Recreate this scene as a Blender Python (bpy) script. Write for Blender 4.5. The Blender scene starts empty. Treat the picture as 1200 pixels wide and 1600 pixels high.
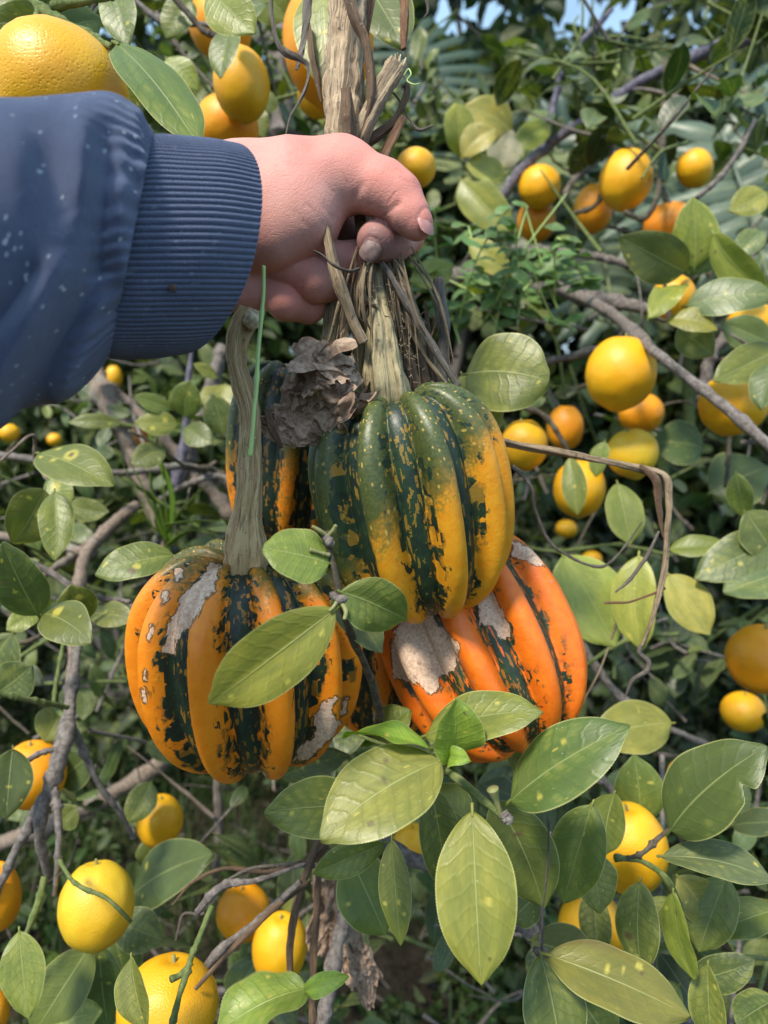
import bpy, math, random
import numpy as np
from mathutils import Vector, Matrix

random.seed(7)
rng = np.random.default_rng(7)
R_ = math.radians
S = bpy.context.scene
COL = S.collection

# ------------------------------------------------------------------ camera, sky, sun, exposure
CAM_H, PITCH = 1.35, -10.0
FPX = 1112.0
cam_d = bpy.data.cameras.new('camera')
cam = bpy.data.objects.new('camera', cam_d); COL.objects.link(cam)
cam.location = (0, 0, CAM_H)
cam.rotation_euler = (R_(90 + PITCH), 0, 0)
cam_d.sensor_fit = 'VERTICAL'; cam_d.sensor_height = 36.0
cam_d.lens = 36.0 * FPX / 1600.0
cam_d.clip_start = 0.02; cam_d.clip_end = 500
cam_d.dof.use_dof = True; cam_d.dof.focus_distance = 0.49; cam_d.dof.aperture_fstop = 5.4
S.camera = cam
CM = Matrix.Translation((0, 0, CAM_H)) @ Matrix.Rotation(R_(90 + PITCH), 4, 'X')
CMn = np.array(CM)

w = bpy.data.worlds.new('World'); S.world = w; w.use_nodes = True
wn = w.node_tree; bg = wn.nodes['Background']
sky = wn.nodes.new('ShaderNodeTexSky'); sky.sky_type = 'NISHITA'; sky.sun_disc = False
SUN_EL, SUN_AZ = 56.0, 218.0          # azimuth measured clockwise from +Y: behind the camera, to its left
sky.sun_elevation = R_(SUN_EL); sky.sun_rotation = R_(SUN_AZ)
sky.air_density = 1.0; sky.dust_density = 2.0; sky.ozone_density = 1.0
tcw = wn.nodes.new('ShaderNodeTexCoord'); nzw = wn.nodes.new('ShaderNodeTexNoise'); nzw.inputs['Scale'].default_value = 3.0; nzw.inputs['Detail'].default_value = 5
wn.links.new(tcw.outputs['Generated'], nzw.inputs['Vector'])
mrw = wn.nodes.new('ShaderNodeMapRange'); mrw.inputs[1].default_value = .35; mrw.inputs[2].default_value = .65; mrw.inputs[3].default_value = .25; mrw.inputs[4].default_value = .75
wn.links.new(nzw.outputs[0], mrw.inputs[0])
mxw = wn.nodes.new('ShaderNodeMix'); mxw.data_type = 'RGBA'; mxw.inputs[7].default_value = (5.2, 8.2, 11.0, 1)     # thin bright cloud
wn.links.new(mrw.outputs[0], mxw.inputs[0]); wn.links.new(sky.outputs[0], mxw.inputs[6])
wn.links.new(mxw.outputs[2], bg.inputs[0]); bg.inputs[1].default_value = 0.068
sd = bpy.data.lights.new('sun', 'SUN'); sd.energy = 2.3; sd.angle = R_(9); sd.color = (1, 0.92, 0.78)
sun = bpy.data.objects.new('sun', sd); COL.objects.link(sun)
az, el = R_(SUN_AZ), R_(SUN_EL)
tosun = Vector((math.sin(az) * math.cos(el), math.cos(az) * math.cos(el), math.sin(el)))
sun.rotation_euler = tosun.to_track_quat('Z', 'Y').to_euler(); sun.location = (-2, -3, 5)
S.view_settings.view_transform = 'Standard'; S.view_settings.look = 'None'
S.view_settings.gamma = 1; S.view_settings.use_curve_mapping = False
S.view_settings.exposure = 1.25
S.cycles.use_denoising = True
S.cycles.max_bounces = 6; S.cycles.transparent_max_bounces = 4
S.cycles.sample_clamp_indirect = 6

# ------------------------------------------------------------------ helpers: space
def Q(px, py, d):
    """camera-space point seen at (px, py) of the 1200x1600 picture, d metres deep"""
    return np.array([(px - 600) / FPX * d, -(py - 800) / FPX * d, -d])
def W(p):
    p = np.atleast_2d(p)
    return p @ CMn[:3, :3].T + CMn[:3, 3]
def P(px, py, d):
    return W(Q(px, py, d))[0]
def proj(wp):
    c = (np.atleast_2d(wp) - CMn[:3, 3]) @ CMn[:3, :3]
    d = np.maximum(-c[:, 2], 1e-3)
    return c[:, 0] / d * FPX + 600, -c[:, 1] / d * FPX + 800, -c[:, 2]

# ------------------------------------------------------------------ helpers: noise
def _h(ix, iy, iz):
    n = (ix * 374761393 + iy * 668265263 + iz * 2147483647 * 3) & 0xffffffff
    n = ((n ^ (n >> 13)) * 1274126177) & 0xffffffff
    n = ((n ^ (n >> 16)) * 2246822519) & 0xffffffff
    return ((n ^ (n >> 15)) & 0xffffff) / float(0xffffff)
def vnoise(p):
    p = np.asarray(p, float); i = np.floor(p).astype(np.int64); f = p - i; u = f * f * (3 - 2 * f)
    r = 0
    for a in (0, 1):
        for b in (0, 1):
            for c in (0, 1):
                wgt = (u[:, 0] if a else 1 - u[:, 0]) * (u[:, 1] if b else 1 - u[:, 1]) * (u[:, 2] if c else 1 - u[:, 2])
                r = r + wgt * _h(i[:, 0] + a, i[:, 1] + b, i[:, 2] + c)
    return r * 2 - 1
def fbm(p, o=3):
    r, a, s = 0, 1, 0
    for k in range(o):
        r = r + a * vnoise(p * 2 ** k + 17.3 * k); s += a; a *= .5
    return r / s
def sstep(a, b, x):
    t = np.clip((x - a) / (b - a), 0, 1); return t * t * (3 - 2 * t)

# ------------------------------------------------------------------ helpers: meshes and objects
class MB:
    def __init__(s): s.v = []; s.f = []; s.uv = []; s.n = 0; s.t = []
    def add(s, v, f, uv=None, tint=None):
        v = np.asarray(v, float); f = np.asarray(f, np.int64)
        s.v.append(v); s.f.append(f + s.n); s.n += len(v)
        s.uv.append(np.zeros((len(v), 2)) if uv is None else uv)
        s.t.append(np.ones((len(v), 3)) if tint is None else np.broadcast_to(tint, (len(v), 3)))
        return s
    def mesh(s, name, mat, attrs=None, origin=None):
        v = np.concatenate(s.v)
        if origin is None: origin = (v.min(0) + v.max(0)) / 2
        v = v - np.asarray(origin)
        quads = [f for f in s.f if f.shape[1] == 4]; tris = [f for f in s.f if f.shape[1] == 3]
        q = np.concatenate(quads) if quads else np.zeros((0, 4), int)
        t = np.concatenate(tris) if tris else np.zeros((0, 3), int)
        m = bpy.data.meshes.new(name)
        m.vertices.add(len(v)); m.vertices.foreach_set('co', v.astype(np.float32).ravel())
        li = np.concatenate([q.ravel(), t.ravel()]).astype(np.int32)
        m.loops.add(len(li)); m.loops.foreach_set('vertex_index', li)
        npoly = len(q) + len(t); m.polygons.add(npoly)
        st = np.concatenate([np.arange(len(q)) * 4, len(q) * 4 + np.arange(len(t)) * 3]).astype(np.int32)
        m.polygons.foreach_set('loop_start', st)
        try: m.polygons.foreach_set('loop_total', np.concatenate([np.full(len(q), 4), np.full(len(t), 3)]).astype(np.int32))
        except Exception: pass
        m.polygons.foreach_set('use_smooth', np.ones(npoly, bool))
        uv = np.concatenate(s.uv)
        ul = m.uv_layers.new(name='UVMap'); ul.data.foreach_set('uv', uv[li].astype(np.float32).ravel())
        tt = np.concatenate(s.t)
        if not np.allclose(tt, 1):
            a = m.attributes.new('tint', 'FLOAT_VECTOR', 'POINT'); a.data.foreach_set('vector', tt.astype(np.float32).ravel())
        for k, val in (attrs or {}).items():
            a = m.attributes.new(k, 'FLOAT', 'POINT'); a.data.foreach_set('value', np.asarray(val, np.float32))
        m.materials.append(mat); m.update(calc_edges=True); m.validate()
        return m, origin
    def build(s, name, mat, parent=None, attrs=None, origin=None):
        m, o = s.mesh(name, mat, attrs, origin)
        ob = bpy.data.objects.new(name, m); COL.objects.link(ob)
        place(ob, Matrix.Translation(Vector(o)), parent)
        return ob
WORLD = {}
def place(ob, mw, parent=None):
    WORLD[ob.name] = mw.copy()
    if parent is not None:
        ob.parent = parent
        ob.matrix_basis = WORLD[parent.name].inverted() @ mw
    else:
        ob.matrix_basis = mw
def empty(name, loc):
    o = bpy.data.objects.new(name, None); o.empty_display_size = .05; COL.objects.link(o)
    place(o, Matrix.Translation(Vector(loc))); return o
def tag(o, label=None, cat=None, group=None, kind=None):
    if label: o['label'] = label
    if cat: o['category'] = cat
    if group: o['group'] = group
    if kind: o['kind'] = kind
    return o

def spline(pts, n):
    """Catmull-Rom through rows of pts (any width), n samples"""
    p = np.asarray(pts, float)
    if len(p) == 2: return p[0] + (p[1] - p[0]) * np.linspace(0, 1, n)[:, None]
    e = np.vstack([2 * p[0] - p[1], p, 2 * p[-1] - p[-2]])
    t = np.linspace(0, len(p) - 1 - 1e-6, n); i = t.astype(int); f = (t - i)[:, None]
    a, b, c, d = e[i], e[i + 1], e[i + 2], e[i + 3]
    return .5 * ((2 * b) + (-a + c) * f + (2 * a - 5 * b + 4 * c - d) * f ** 2 + (-a + 3 * b - 3 * c + d) * f ** 3)
def frames(c, up=(0.13, 0.3, 1)):
    t = np.gradient(c, axis=0); t /= np.linalg.norm(t, axis=1)[:, None] + 1e-12
    u = np.zeros_like(c); x = np.cross(t[0], np.asarray(up)); x /= np.linalg.norm(x) + 1e-12
    for i in range(len(c)):
        x = x - t[i] * np.dot(x, t[i]); x /= np.linalg.norm(x) + 1e-12; u[i] = x
    return t, u, np.cross(t, u)
def grid_faces(nr, nc, wrap=True):
    i, j = np.meshgrid(np.arange(nr - 1), np.arange(nc if wrap else nc - 1), indexing='ij')
    i = i.ravel(); j = j.ravel(); k = (j + 1) % nc
    return np.stack([i * nc + j, i * nc + k, (i + 1) * nc + k, (i + 1) * nc + j], 1)
def tube(mb, pts, rad, n=24, seg=10, ridge=0, nridge=5, bump=0, bs=60, flat=1.0, twist=0, knots=0, cap=True, seed=0, tint=None):
    c = spline(pts, n); r = np.interp(np.linspace(0, 1, n), np.linspace(0, 1, len(rad)), rad)
    if n >= 20:
        jj = np.stack([fbm(c * 38 + q_, 2) for q_ in (0., 31., 67.)], 1); c = c + jj * np.minimum(r * .8, .0016)[:, None]
    if knots:
        kk = rng.random(knots) * n
        for q in kk: r = r * (1 + .35 * np.exp(-((np.arange(n) - q) / 1.0) ** 2))
    t, u, v = frames(c)
    a = np.linspace(0, 2 * np.pi, seg, endpoint=False)
    A = a[None, :] + np.linspace(0, twist, n)[:, None]
    rr = r[:, None] * (1 + ridge * np.cos(nridge * a)[None, :] ** 1) * np.ones((n, 1))
    if ridge: rr = rr * (1 + ridge * .5 * np.cos((nridge * 2 + 1) * a + seed)[None, :])
    pos = c[:, None, :] + rr[:, :, None] * (np.cos(A)[:, :, None] * u[:, None, :] + flat * np.sin(A)[:, :, None] * v[:, None, :])
    pos = pos.reshape(-1, 3)
    if bump:
        nn = fbm(pos * bs + seed * 3.1, 3).reshape(n, seg, 1)
        d = pos.reshape(n, seg, 3) - c[:, None, :]
        pos = (c[:, None, :] + d * (1 + bump * nn)).reshape(-1, 3)
    L = np.concatenate([[0], np.cumsum(np.linalg.norm(np.diff(c, axis=0), axis=1))])
    uv = np.stack([np.tile(a / (2 * np.pi), n), np.repeat(L, seg)], 1)
    f = grid_faces(n, seg)
    if cap:
        k = len(pos); pos = np.vstack([pos, c[0], c[-1]]); uv = np.vstack([uv, uv[0], uv[-1]])
        j = np.arange(seg); j2 = (j + 1) % seg
        f2 = np.concatenate([np.stack([j2, j, np.full(seg, k)], 1), np.stack([(n - 1) * seg + j, (n - 1) * seg + j2, np.full(seg, k + 1)], 1)])
        mb.add(pos, f, uv, tint); mb.f.append(f2 + mb.n - len(pos)); 
    else: mb.add(pos, f, uv, tint)
    return mb
def px_tube(mb, pts, radpx, **k):
    """pts rows (px, py, d); radii in picture pixels at that depth"""
    pts = np.asarray(pts, float)
    c = np.array([P(*p) for p in pts])
    rd = np.asarray(radpx, float)
    dd = np.interp(np.linspace(0, 1, len(rd)), np.linspace(0, 1, len(pts)), pts[:, 2])
    return tube(mb, c, rd * dd / FPX, **k)

# ------------------------------------------------------------------ helpers: materials
class NT:
    def __init__(s, name):
        s.m = bpy.data.materials.new(name); s.m.use_nodes = True; s.t = s.m.node_tree
        s.n = s.t.nodes; s.b = s.n['Principled BSDF']; s.out = s.n['Material Output']
    def _set(s, sock, v):
        if isinstance(v, bpy.types.NodeSocket): s.t.links.new(v, sock)
        elif v is not None:
            if isinstance(v, (tuple, list)) and len(v) == 3 and sock.type == 'RGBA': v = (*v, 1)
            sock.default_value = v
    def M(s, op, a, b=None, c=None, clamp=False):
        x = s.n.new('ShaderNodeMath'); x.operation = op; x.use_clamp = clamp
        s._set(x.inputs[0], a); s._set(x.inputs[1], b); s._set(x.inputs[2], c); return x.outputs[0]
    def V(s, op, a, b=None):
        x = s.n.new('ShaderNodeVectorMath'); x.operation = op; s._set(x.inputs[0], a); s._set(x.inputs[1], b); return x.outputs[0]
    def mix(s, f, a, b, mode='MIX'):
        x = s.n.new('ShaderNodeMix'); x.data_type = 'RGBA'; x.blend_type = mode
        s._set(x.inputs[0], f); s._set(x.inputs[6], a); s._set(x.inputs[7], b); return x.outputs[2]
    def ss(s, v, a, b, lo=0., hi=1.):
        x = s.n.new('ShaderNodeMapRange'); x.interpolation_type = 'SMOOTHSTEP'
        s._set(x.inputs[0], v); s._set(x.inputs[1], a); s._set(x.inputs[2], b); s._set(x.inputs[3], lo); s._set(x.inputs[4], hi); return x.outputs[0]
    def noise(s, vec, scale, detail=3, rough=.5, dist=0, col=False):
        x = s.n.new('ShaderNodeTexNoise'); s._set(x.inputs['Vector'], vec); s._set(x.inputs['Scale'], scale)
        x.inputs['Detail'].default_value = detail; x.inputs['Roughness'].default_value = rough; x.inputs['Distortion'].default_value = dist
        return x.outputs[1 if col else 0]
    def vor(s, vec, scale, feat='F1', dist='EUCLIDEAN', out='Distance', rand=1):
        x = s.n.new('ShaderNodeTexVoronoi'); x.feature = feat; x.distance = dist
        s._set(x.inputs['Vector'], vec); s._set(x.inputs['Scale'], scale); x.inputs['Randomness'].default_value = rand
        return x.outputs[out]
    def attr(s, name, out='Fac'):
        x = s.n.new('ShaderNodeAttribute'); x.attribute_name = name; return x.outputs[out]
    def co(s, out='Object'):
        x = s.n.new('ShaderNodeTexCoord'); return x.outputs[out]
    def sep(s, v):
        x = s.n.new('ShaderNodeSeparateXYZ'); s._set(x.inputs[0], v); return x.outputs
    def comb(s, a, b, c=0.):
        x = s.n.new('ShaderNodeCombineXYZ'); s._set(x.inputs[0], a); s._set(x.inputs[1], b); s._set(x.inputs[2], c); return x.outputs[0]
    def scl(s, v, sx, sy, sz):
        return s.V('MULTIPLY', v, (sx, sy, sz))
    def bump(s, h, strength=.3, dist=.001, normal=None):
        x = s.n.new('ShaderNodeBump'); x.inputs['Strength'].default_value = strength; x.inputs['Distance'].default_value = dist
        s._set(x.inputs['Height'], h); s._set(x.inputs['Normal'], normal); return x.outputs[0]
    def fin(s, col=None, rough=.5, nrm=None, spec=.5, **kw):
        s._set(s.b.inputs['Base Color'], col); s._set(s.b.inputs['Roughness'], rough); s._set(s.b.inputs['Normal'], nrm)
        s._set(s.b.inputs['Specular IOR Level'], spec)
        for k, v in kw.items(): s._set(s.b.inputs[k.replace('_', ' ')], v)
        return s.m

def leaf_mat(name, tint='obj', rough=.27, mott=.35, spots=True, waxy=0.0):
    t = NT(name)
    oi = t.n.new('ShaderNodeObjectInfo')
    base = oi.outputs['Color'] if tint == 'obj' else t.attr('tint', 'Color')
    rnd = oi.outputs['Random']
    uv = t.co('UV'); x, y, _ = t.sep(uv)          # x -1..1 across, y 0..1 along
    ax = t.M('ABSOLUTE', x)
    ob = t.co('Object')
    off = t.comb(t.M('MULTIPLY', rnd, 57.), t.M('MULTIPLY', rnd, 31.), 0.)
    uvo = t.V('ADD', uv, off)
    wob = t.noise(uvo, 3.5, 2)
    # lateral veins: leave the midrib at an angle, wander a little
    ph = t.M('ADD', t.M('SUBTRACT', y, t.M('MULTIPLY', ax, .17)), t.M('MULTIPLY', wob, .10))
    sn = t.M('ABSOLUTE', t.M('SINE', t.M('MULTIPLY', ph, 27.)))
    lat = t.M('MULTIPLY', t.ss(sn, .11, .0), t.ss(ax, .95, .2))
    mid = t.ss(ax, t.M('MULTIPLY_ADD', y, -.03, .05), .01)
    n1 = t.noise(uvo, 2.3, 3, .6)
    n2 = t.noise(uvo, 9., 4, .65)
    lt = t.mix(1., base, (1.75, 1.55, 1.2), 'MULTIPLY')
    dk = t.mix(1., base, (.62, .70, .60), 'MULTIPLY')
    c = t.mix(t.ss(n1, .35, .68), dk, base)
    c = t.mix(t.M('MULTIPLY', t.ss(n2, .52, .78), .45), c, lt)
    inter = t.M('MULTIPLY', t.ss(sn, .3, 1.), t.ss(t.M('ADD', n1, t.M('MULTIPLY', rnd, .25)), .60, .82))
    c = t.mix(t.M('MULTIPLY', t.M('MULTIPLY', inter, t.ss(n2, .35, .6)), mott), c, (.36, .33, .05))
    c = t.mix(t.M('MULTIPLY', t.ss(t.noise(uvo, 1.3, 2), .52, .72), t.M('MULTIPLY', rnd, .5)), c, (.24, .25, .045))
    vc = t.mix(.55, base, (.42, .46, .16))
    c = t.mix(t.M('MULTIPLY', lat, .13), c, vc)
    c = t.mix(t.M('MULTIPLY', mid, .75), c, vc)
    c = t.mix(t.M('MULTIPLY', t.ss(ax, .955, .985), .55), c, (.52, .50, .16))     # pale margin
    if spots:
        vd = t.vor(uvo, 5.5); vcol = t.vor(uvo, 5.5, out='Color')
        vr = t.sep(vcol)[0]
        on = t.M('GREATER_THAN', vr, t.M('SUBTRACT', 1.02, t.M('MULTIPLY', rnd, .32)))
        sz = t.M('MULTIPLY', t.ss(t.M('ADD', vd, t.M('MULTIPLY', n2, .12)), .24, .14), on)
        c = t.mix(t.M('MULTIPLY', sz, .85), c, (.50, .42, .05))
        c = t.mix(t.M('MULTIPLY', t.M('MULTIPLY', t.ss(vd, .085, .05), on), .8), c, (.28, .14, .04))
        fd = t.vor(t.scl(uvo, 1., 2., 1.), 13.); fr = t.sep(t.vor(t.scl(uvo, 1., 2., 1.), 13., out='Color'))[1]
        fl = t.M('MULTIPLY', t.M('GREATER_THAN', fr, t.M('SUBTRACT', 1.0, t.M('MULTIPLY', rnd, .22))), t.ss(fd, .13, .09))
        c = t.mix(t.M('MULTIPLY', fl, .8), c, t.mix(t.M('GREATER_THAN', fr, .965), (.03, .025, .015), (.6, .6, .55)))
        dust = t.ss(t.noise(uvo, 40., 2), .62, .8)
        c = t.mix(t.M('MULTIPLY', dust, .08), c, (.35, .35, .28))
    if tint == 'obj':
        c = t.mix(t.M('MULTIPLY', t.attr('my'), .8), c, (.52, .44, .06)); c = t.mix(t.M('MULTIPLY', t.attr('mbr'), .85), c, (.065, .020, .010))
    geo = t.n.new('ShaderNodeNewGeometry')
    back = t.mix(1., c, (1.25, 1.25, 1.5), 'MULTIPLY'); back = t.mix(.25, back, (.22, .25, .12))
    c = t.mix(geo.outputs['Backfacing'], c, back)
    h = t.M('SUBTRACT', t.M('MULTIPLY', t.ss(sn, 0., .6), .30), t.M('MULTIPLY', mid, .9))
    h = t.M('ADD', h, t.M('MULTIPLY', n2, .6))
    nr = t.bump(h, .5, .0009)
    rg = t.M('ADD', rough, t.M('MULTIPLY', n2, .22))
    t.fin(c, rg, nr, .42, Coat_Weight=waxy, Coat_Roughness=.35)
    tr = t.n.new('ShaderNodeBsdfTranslucent'); t._set(tr.inputs[0], t.mix(1., c, (1.5, 1.7, .6), 'MULTIPLY')); t._set(tr.inputs[1], nr)
    mx = t.n.new('ShaderNodeMixShader'); mx.inputs[0].default_value = .24
    t.t.links.new(t.b.outputs[0], mx.inputs[1]); t.t.links.new(tr.outputs[0], mx.inputs[2]); t.t.links.new(mx.outputs[0], t.out.inputs[0])
    return t.m
MAT = {}
MAT['leaf'] = leaf_mat('citrus_leaf')
MAT['foliage'] = leaf_mat('foliage_mass', tint='attr', rough=.45, spots=False, mott=.2)
MAT['waxleaf'] = leaf_mat('monstera_leaf', rough=.3, mott=.1, spots=False, waxy=.3)

def bark_mat(name, c1, c2, c3=None, green=0., scale=1.):
    t = NT(name); ob = t.co('Object'); uv = t.co('UV')
    st = t.comb(t.M('MULTIPLY', t.sep(uv)[0], 9.), t.M('MULTIPLY', t.sep(uv)[1], 60. * scale))
    n = t.noise(ob, 160. * scale, 5, .65); n2 = t.noise(ob, 35. * scale, 3); n3 = t.noise(st, 1.5, 4, .7)
    c = t.mix(t.ss(n, .35, .65), c1, c2)
    c = t.mix(t.M('MULTIPLY', t.ss(n3, .5, .75), .6), c, t.mix(1., c1, (.5, .48, .46), 'MULTIPLY'))
    c = t.mix(t.M('MULTIPLY', t.ss(n2, .55, .75), .7), c, c3 or (.26, .26, .22))
    vd = t.vor(ob, 330. * scale)
    c = t.mix(t.M('MULTIPLY', t.ss(vd, .16, .08), .5), c, (.45, .44, .38))
    h = t.M('ADD', n, t.M('MULTIPLY', n3, .8))
    return t.fin(c, .8, t.bump(h, .7, .0012), .25)
MAT['bark'] = bark_mat('bark_grey', (.105, .088, .08), (.23, .20, .18))
MAT['bark_tan'] = bark_mat('bark_tan', (.15, .11, .085), (.27, .21, .165))
MAT['bark_purple'] = bark_mat('bark_purple', (.075, .07, .10), (.17, .155, .20))
MAT['twig_green'] = bark_mat('twig_green', (.09, .13, .035), (.17, .20, .07), (.22, .20, .12))
MAT['twig_dark'] = bark_mat('twig_dark', (.055, .045, .035), (.12, .10, .07), (.16, .16, .10))

def straw_mat(name, c1, c2, c3, dark=(.05, .035, .025), across=22., k=1.):
    t = NT(name); uv = t.co('UV'); u, v, _ = t.sep(uv); ob = t.co('Object')
    st = t.comb(t.M('MULTIPLY', u, across), t.M('MULTIPLY', v, 28.))
    fi = t.comb(t.M('MULTIPLY', u, across * 3.2), t.M('MULTIPLY', v, 60.))
    n = t.noise(st, 1., 4, .6, .6); f = t.noise(fi, 1., 3, .6); n2 = t.noise(ob, 45., 4, .65)
    c = t.mix(t.ss(n, .38, .62), c1, c2)
    c = t.mix(t.M('MULTIPLY', t.ss(n2, .5, .7), .7 * k), c, c3)
    c = t.mix(t.M('MULTIPLY', t.ss(f, .50, .32), .75), c, dark)
    c = t.mix(t.M('MULTIPLY', t.ss(t.noise(ob, 260., 3), .64, .72), .7), c, dark)
    c = t.mix(t.M('MULTIPLY', t.ss(t.noise(ob, 420., 2), .68, .74), .7), c, (.55, .5, .4))
    h = t.M('ADD', t.M('MULTIPLY', f, 1.2), t.M('ADD', n, t.M('MULTIPLY', n2, .6)))
    return t.fin(c, .72, t.bump(h, .9, .0016), .3)
MAT['straw'] = straw_mat('dry_straw', (.36, .255, .165), (.54, .42, .27), (.20, .15, .10))
MAT['straw_brown'] = straw_mat('dry_brown', (.17, .105, .065), (.28, .18, .11), (.10, .07, .055))
MAT['straw_grey'] = straw_mat('dry_grey', (.17, .145, .125), (.28, .24, .20), (.10, .085, .075))
MAT['straw_red'] = straw_mat('dry_red', (.27, .12, .07), (.42, .24, .13), (.2, .13, .09))
MAT['stem'] = straw_mat('squash_stem', (.25, .21, .115), (.42, .35, .20), (.30, .24, .17), (.07, .055, .035), 14.)
MAT['stem_grey'] = straw_mat('squash_stem_grey', (.42, .27, .13), (.60, .44, .24), (.32, .28, .10), (.15, .095, .05), 16.)
t = NT('cut_pale'); MAT['pale'] = t.fin(t.mix(t.ss(t.noise(t.co(), 300., 4), .4, .6), (.42, .33, .2), (.62, .54, .38)), .8, t.bump(t.noise(t.co(), 400., 4), .8, .001))
t = NT('green_stem'); MAT['greenstem'] = t.fin((.40, .55, .18), .45)
t = NT('calyx'); MAT['calyx'] = t.fin(t.mix(t.noise(t.co(), 300.), (.14, .17, .05), (.32, .30, .13)), .7)
t = NT('crumpled_leaf'); n = t.noise(t.co(), 70., 5, .65); n2 = t.noise(t.co(), 380., 4)
MAT['crumple'] = t.fin(t.mix(t.ss(t.M('ADD', n, t.M('MULTIPLY', t.M('SUBTRACT', n2, .5), .5)), .3, .72), (.22, .14, .095), (.47, .345, .255)), .85, t.bump(t.M('ADD', n2, n), .6, .0008), .2)

def lemon_mat():
    t = NT('lemon_peel'); oi = t.n.new('ShaderNodeObjectInfo'); ob = t.co('Object'); rnd = oi.outputs['Random']
    o2 = t.V('ADD', ob, t.comb(rnd, t.M('MULTIPLY', rnd, 3.3), 0.))
    n = t.noise(o2, 1.2, 3); n2 = t.noise(o2, 5., 4, .6); pore = t.vor(o2, 17.); pore2 = t.noise(o2, 30., 2)
    base = oi.outputs['Color']
    c = t.mix(t.ss(n, .35, .65), t.mix(1., base, (.97, .86, .7), 'MULTIPLY'), base)
    z = t.sep(ob)[2]
    c = t.mix(t.M('MULTIPLY', t.ss(t.M('ADD', z, t.M('MULTIPLY', n, .5)), -.2, -1.1), t.M('MULTIPLY', rnd, .28)), c, (.62, .50, .03))
    c = t.mix(t.M('MULTIPLY', t.ss(n2, .60, .78), .35), c, (.62, .34, .07))
    sc = t.ss(t.noise(t.scl(o2, 1., 1., 4.), 2.6, 5, .7), .62, .72)
    c = t.mix(t.M('MULTIPLY', sc, .32), c, (.45, .22, .06))
    dots = t.ss(t.vor(o2, 7.), .09, .05)
    c = t.mix(t.M('MULTIPLY', dots, .35), c, (.25, .13, .03))
    h = t.M('ADD', t.ss(pore, .0, .45), t.M('MULTIPLY', pore2, .7))
    t.fin(c, t.M('ADD', .30, t.M('MULTIPLY', n2, .25)), t.bump(h, .2, .002), .5)
    t.b.inputs['Subsurface Weight'].default_value = .08
    t.b.inputs['Subsurface Radius'].default_value = (.01, .004, .001)
    return t.m
MAT['lemon'] = lemon_mat()

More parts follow.
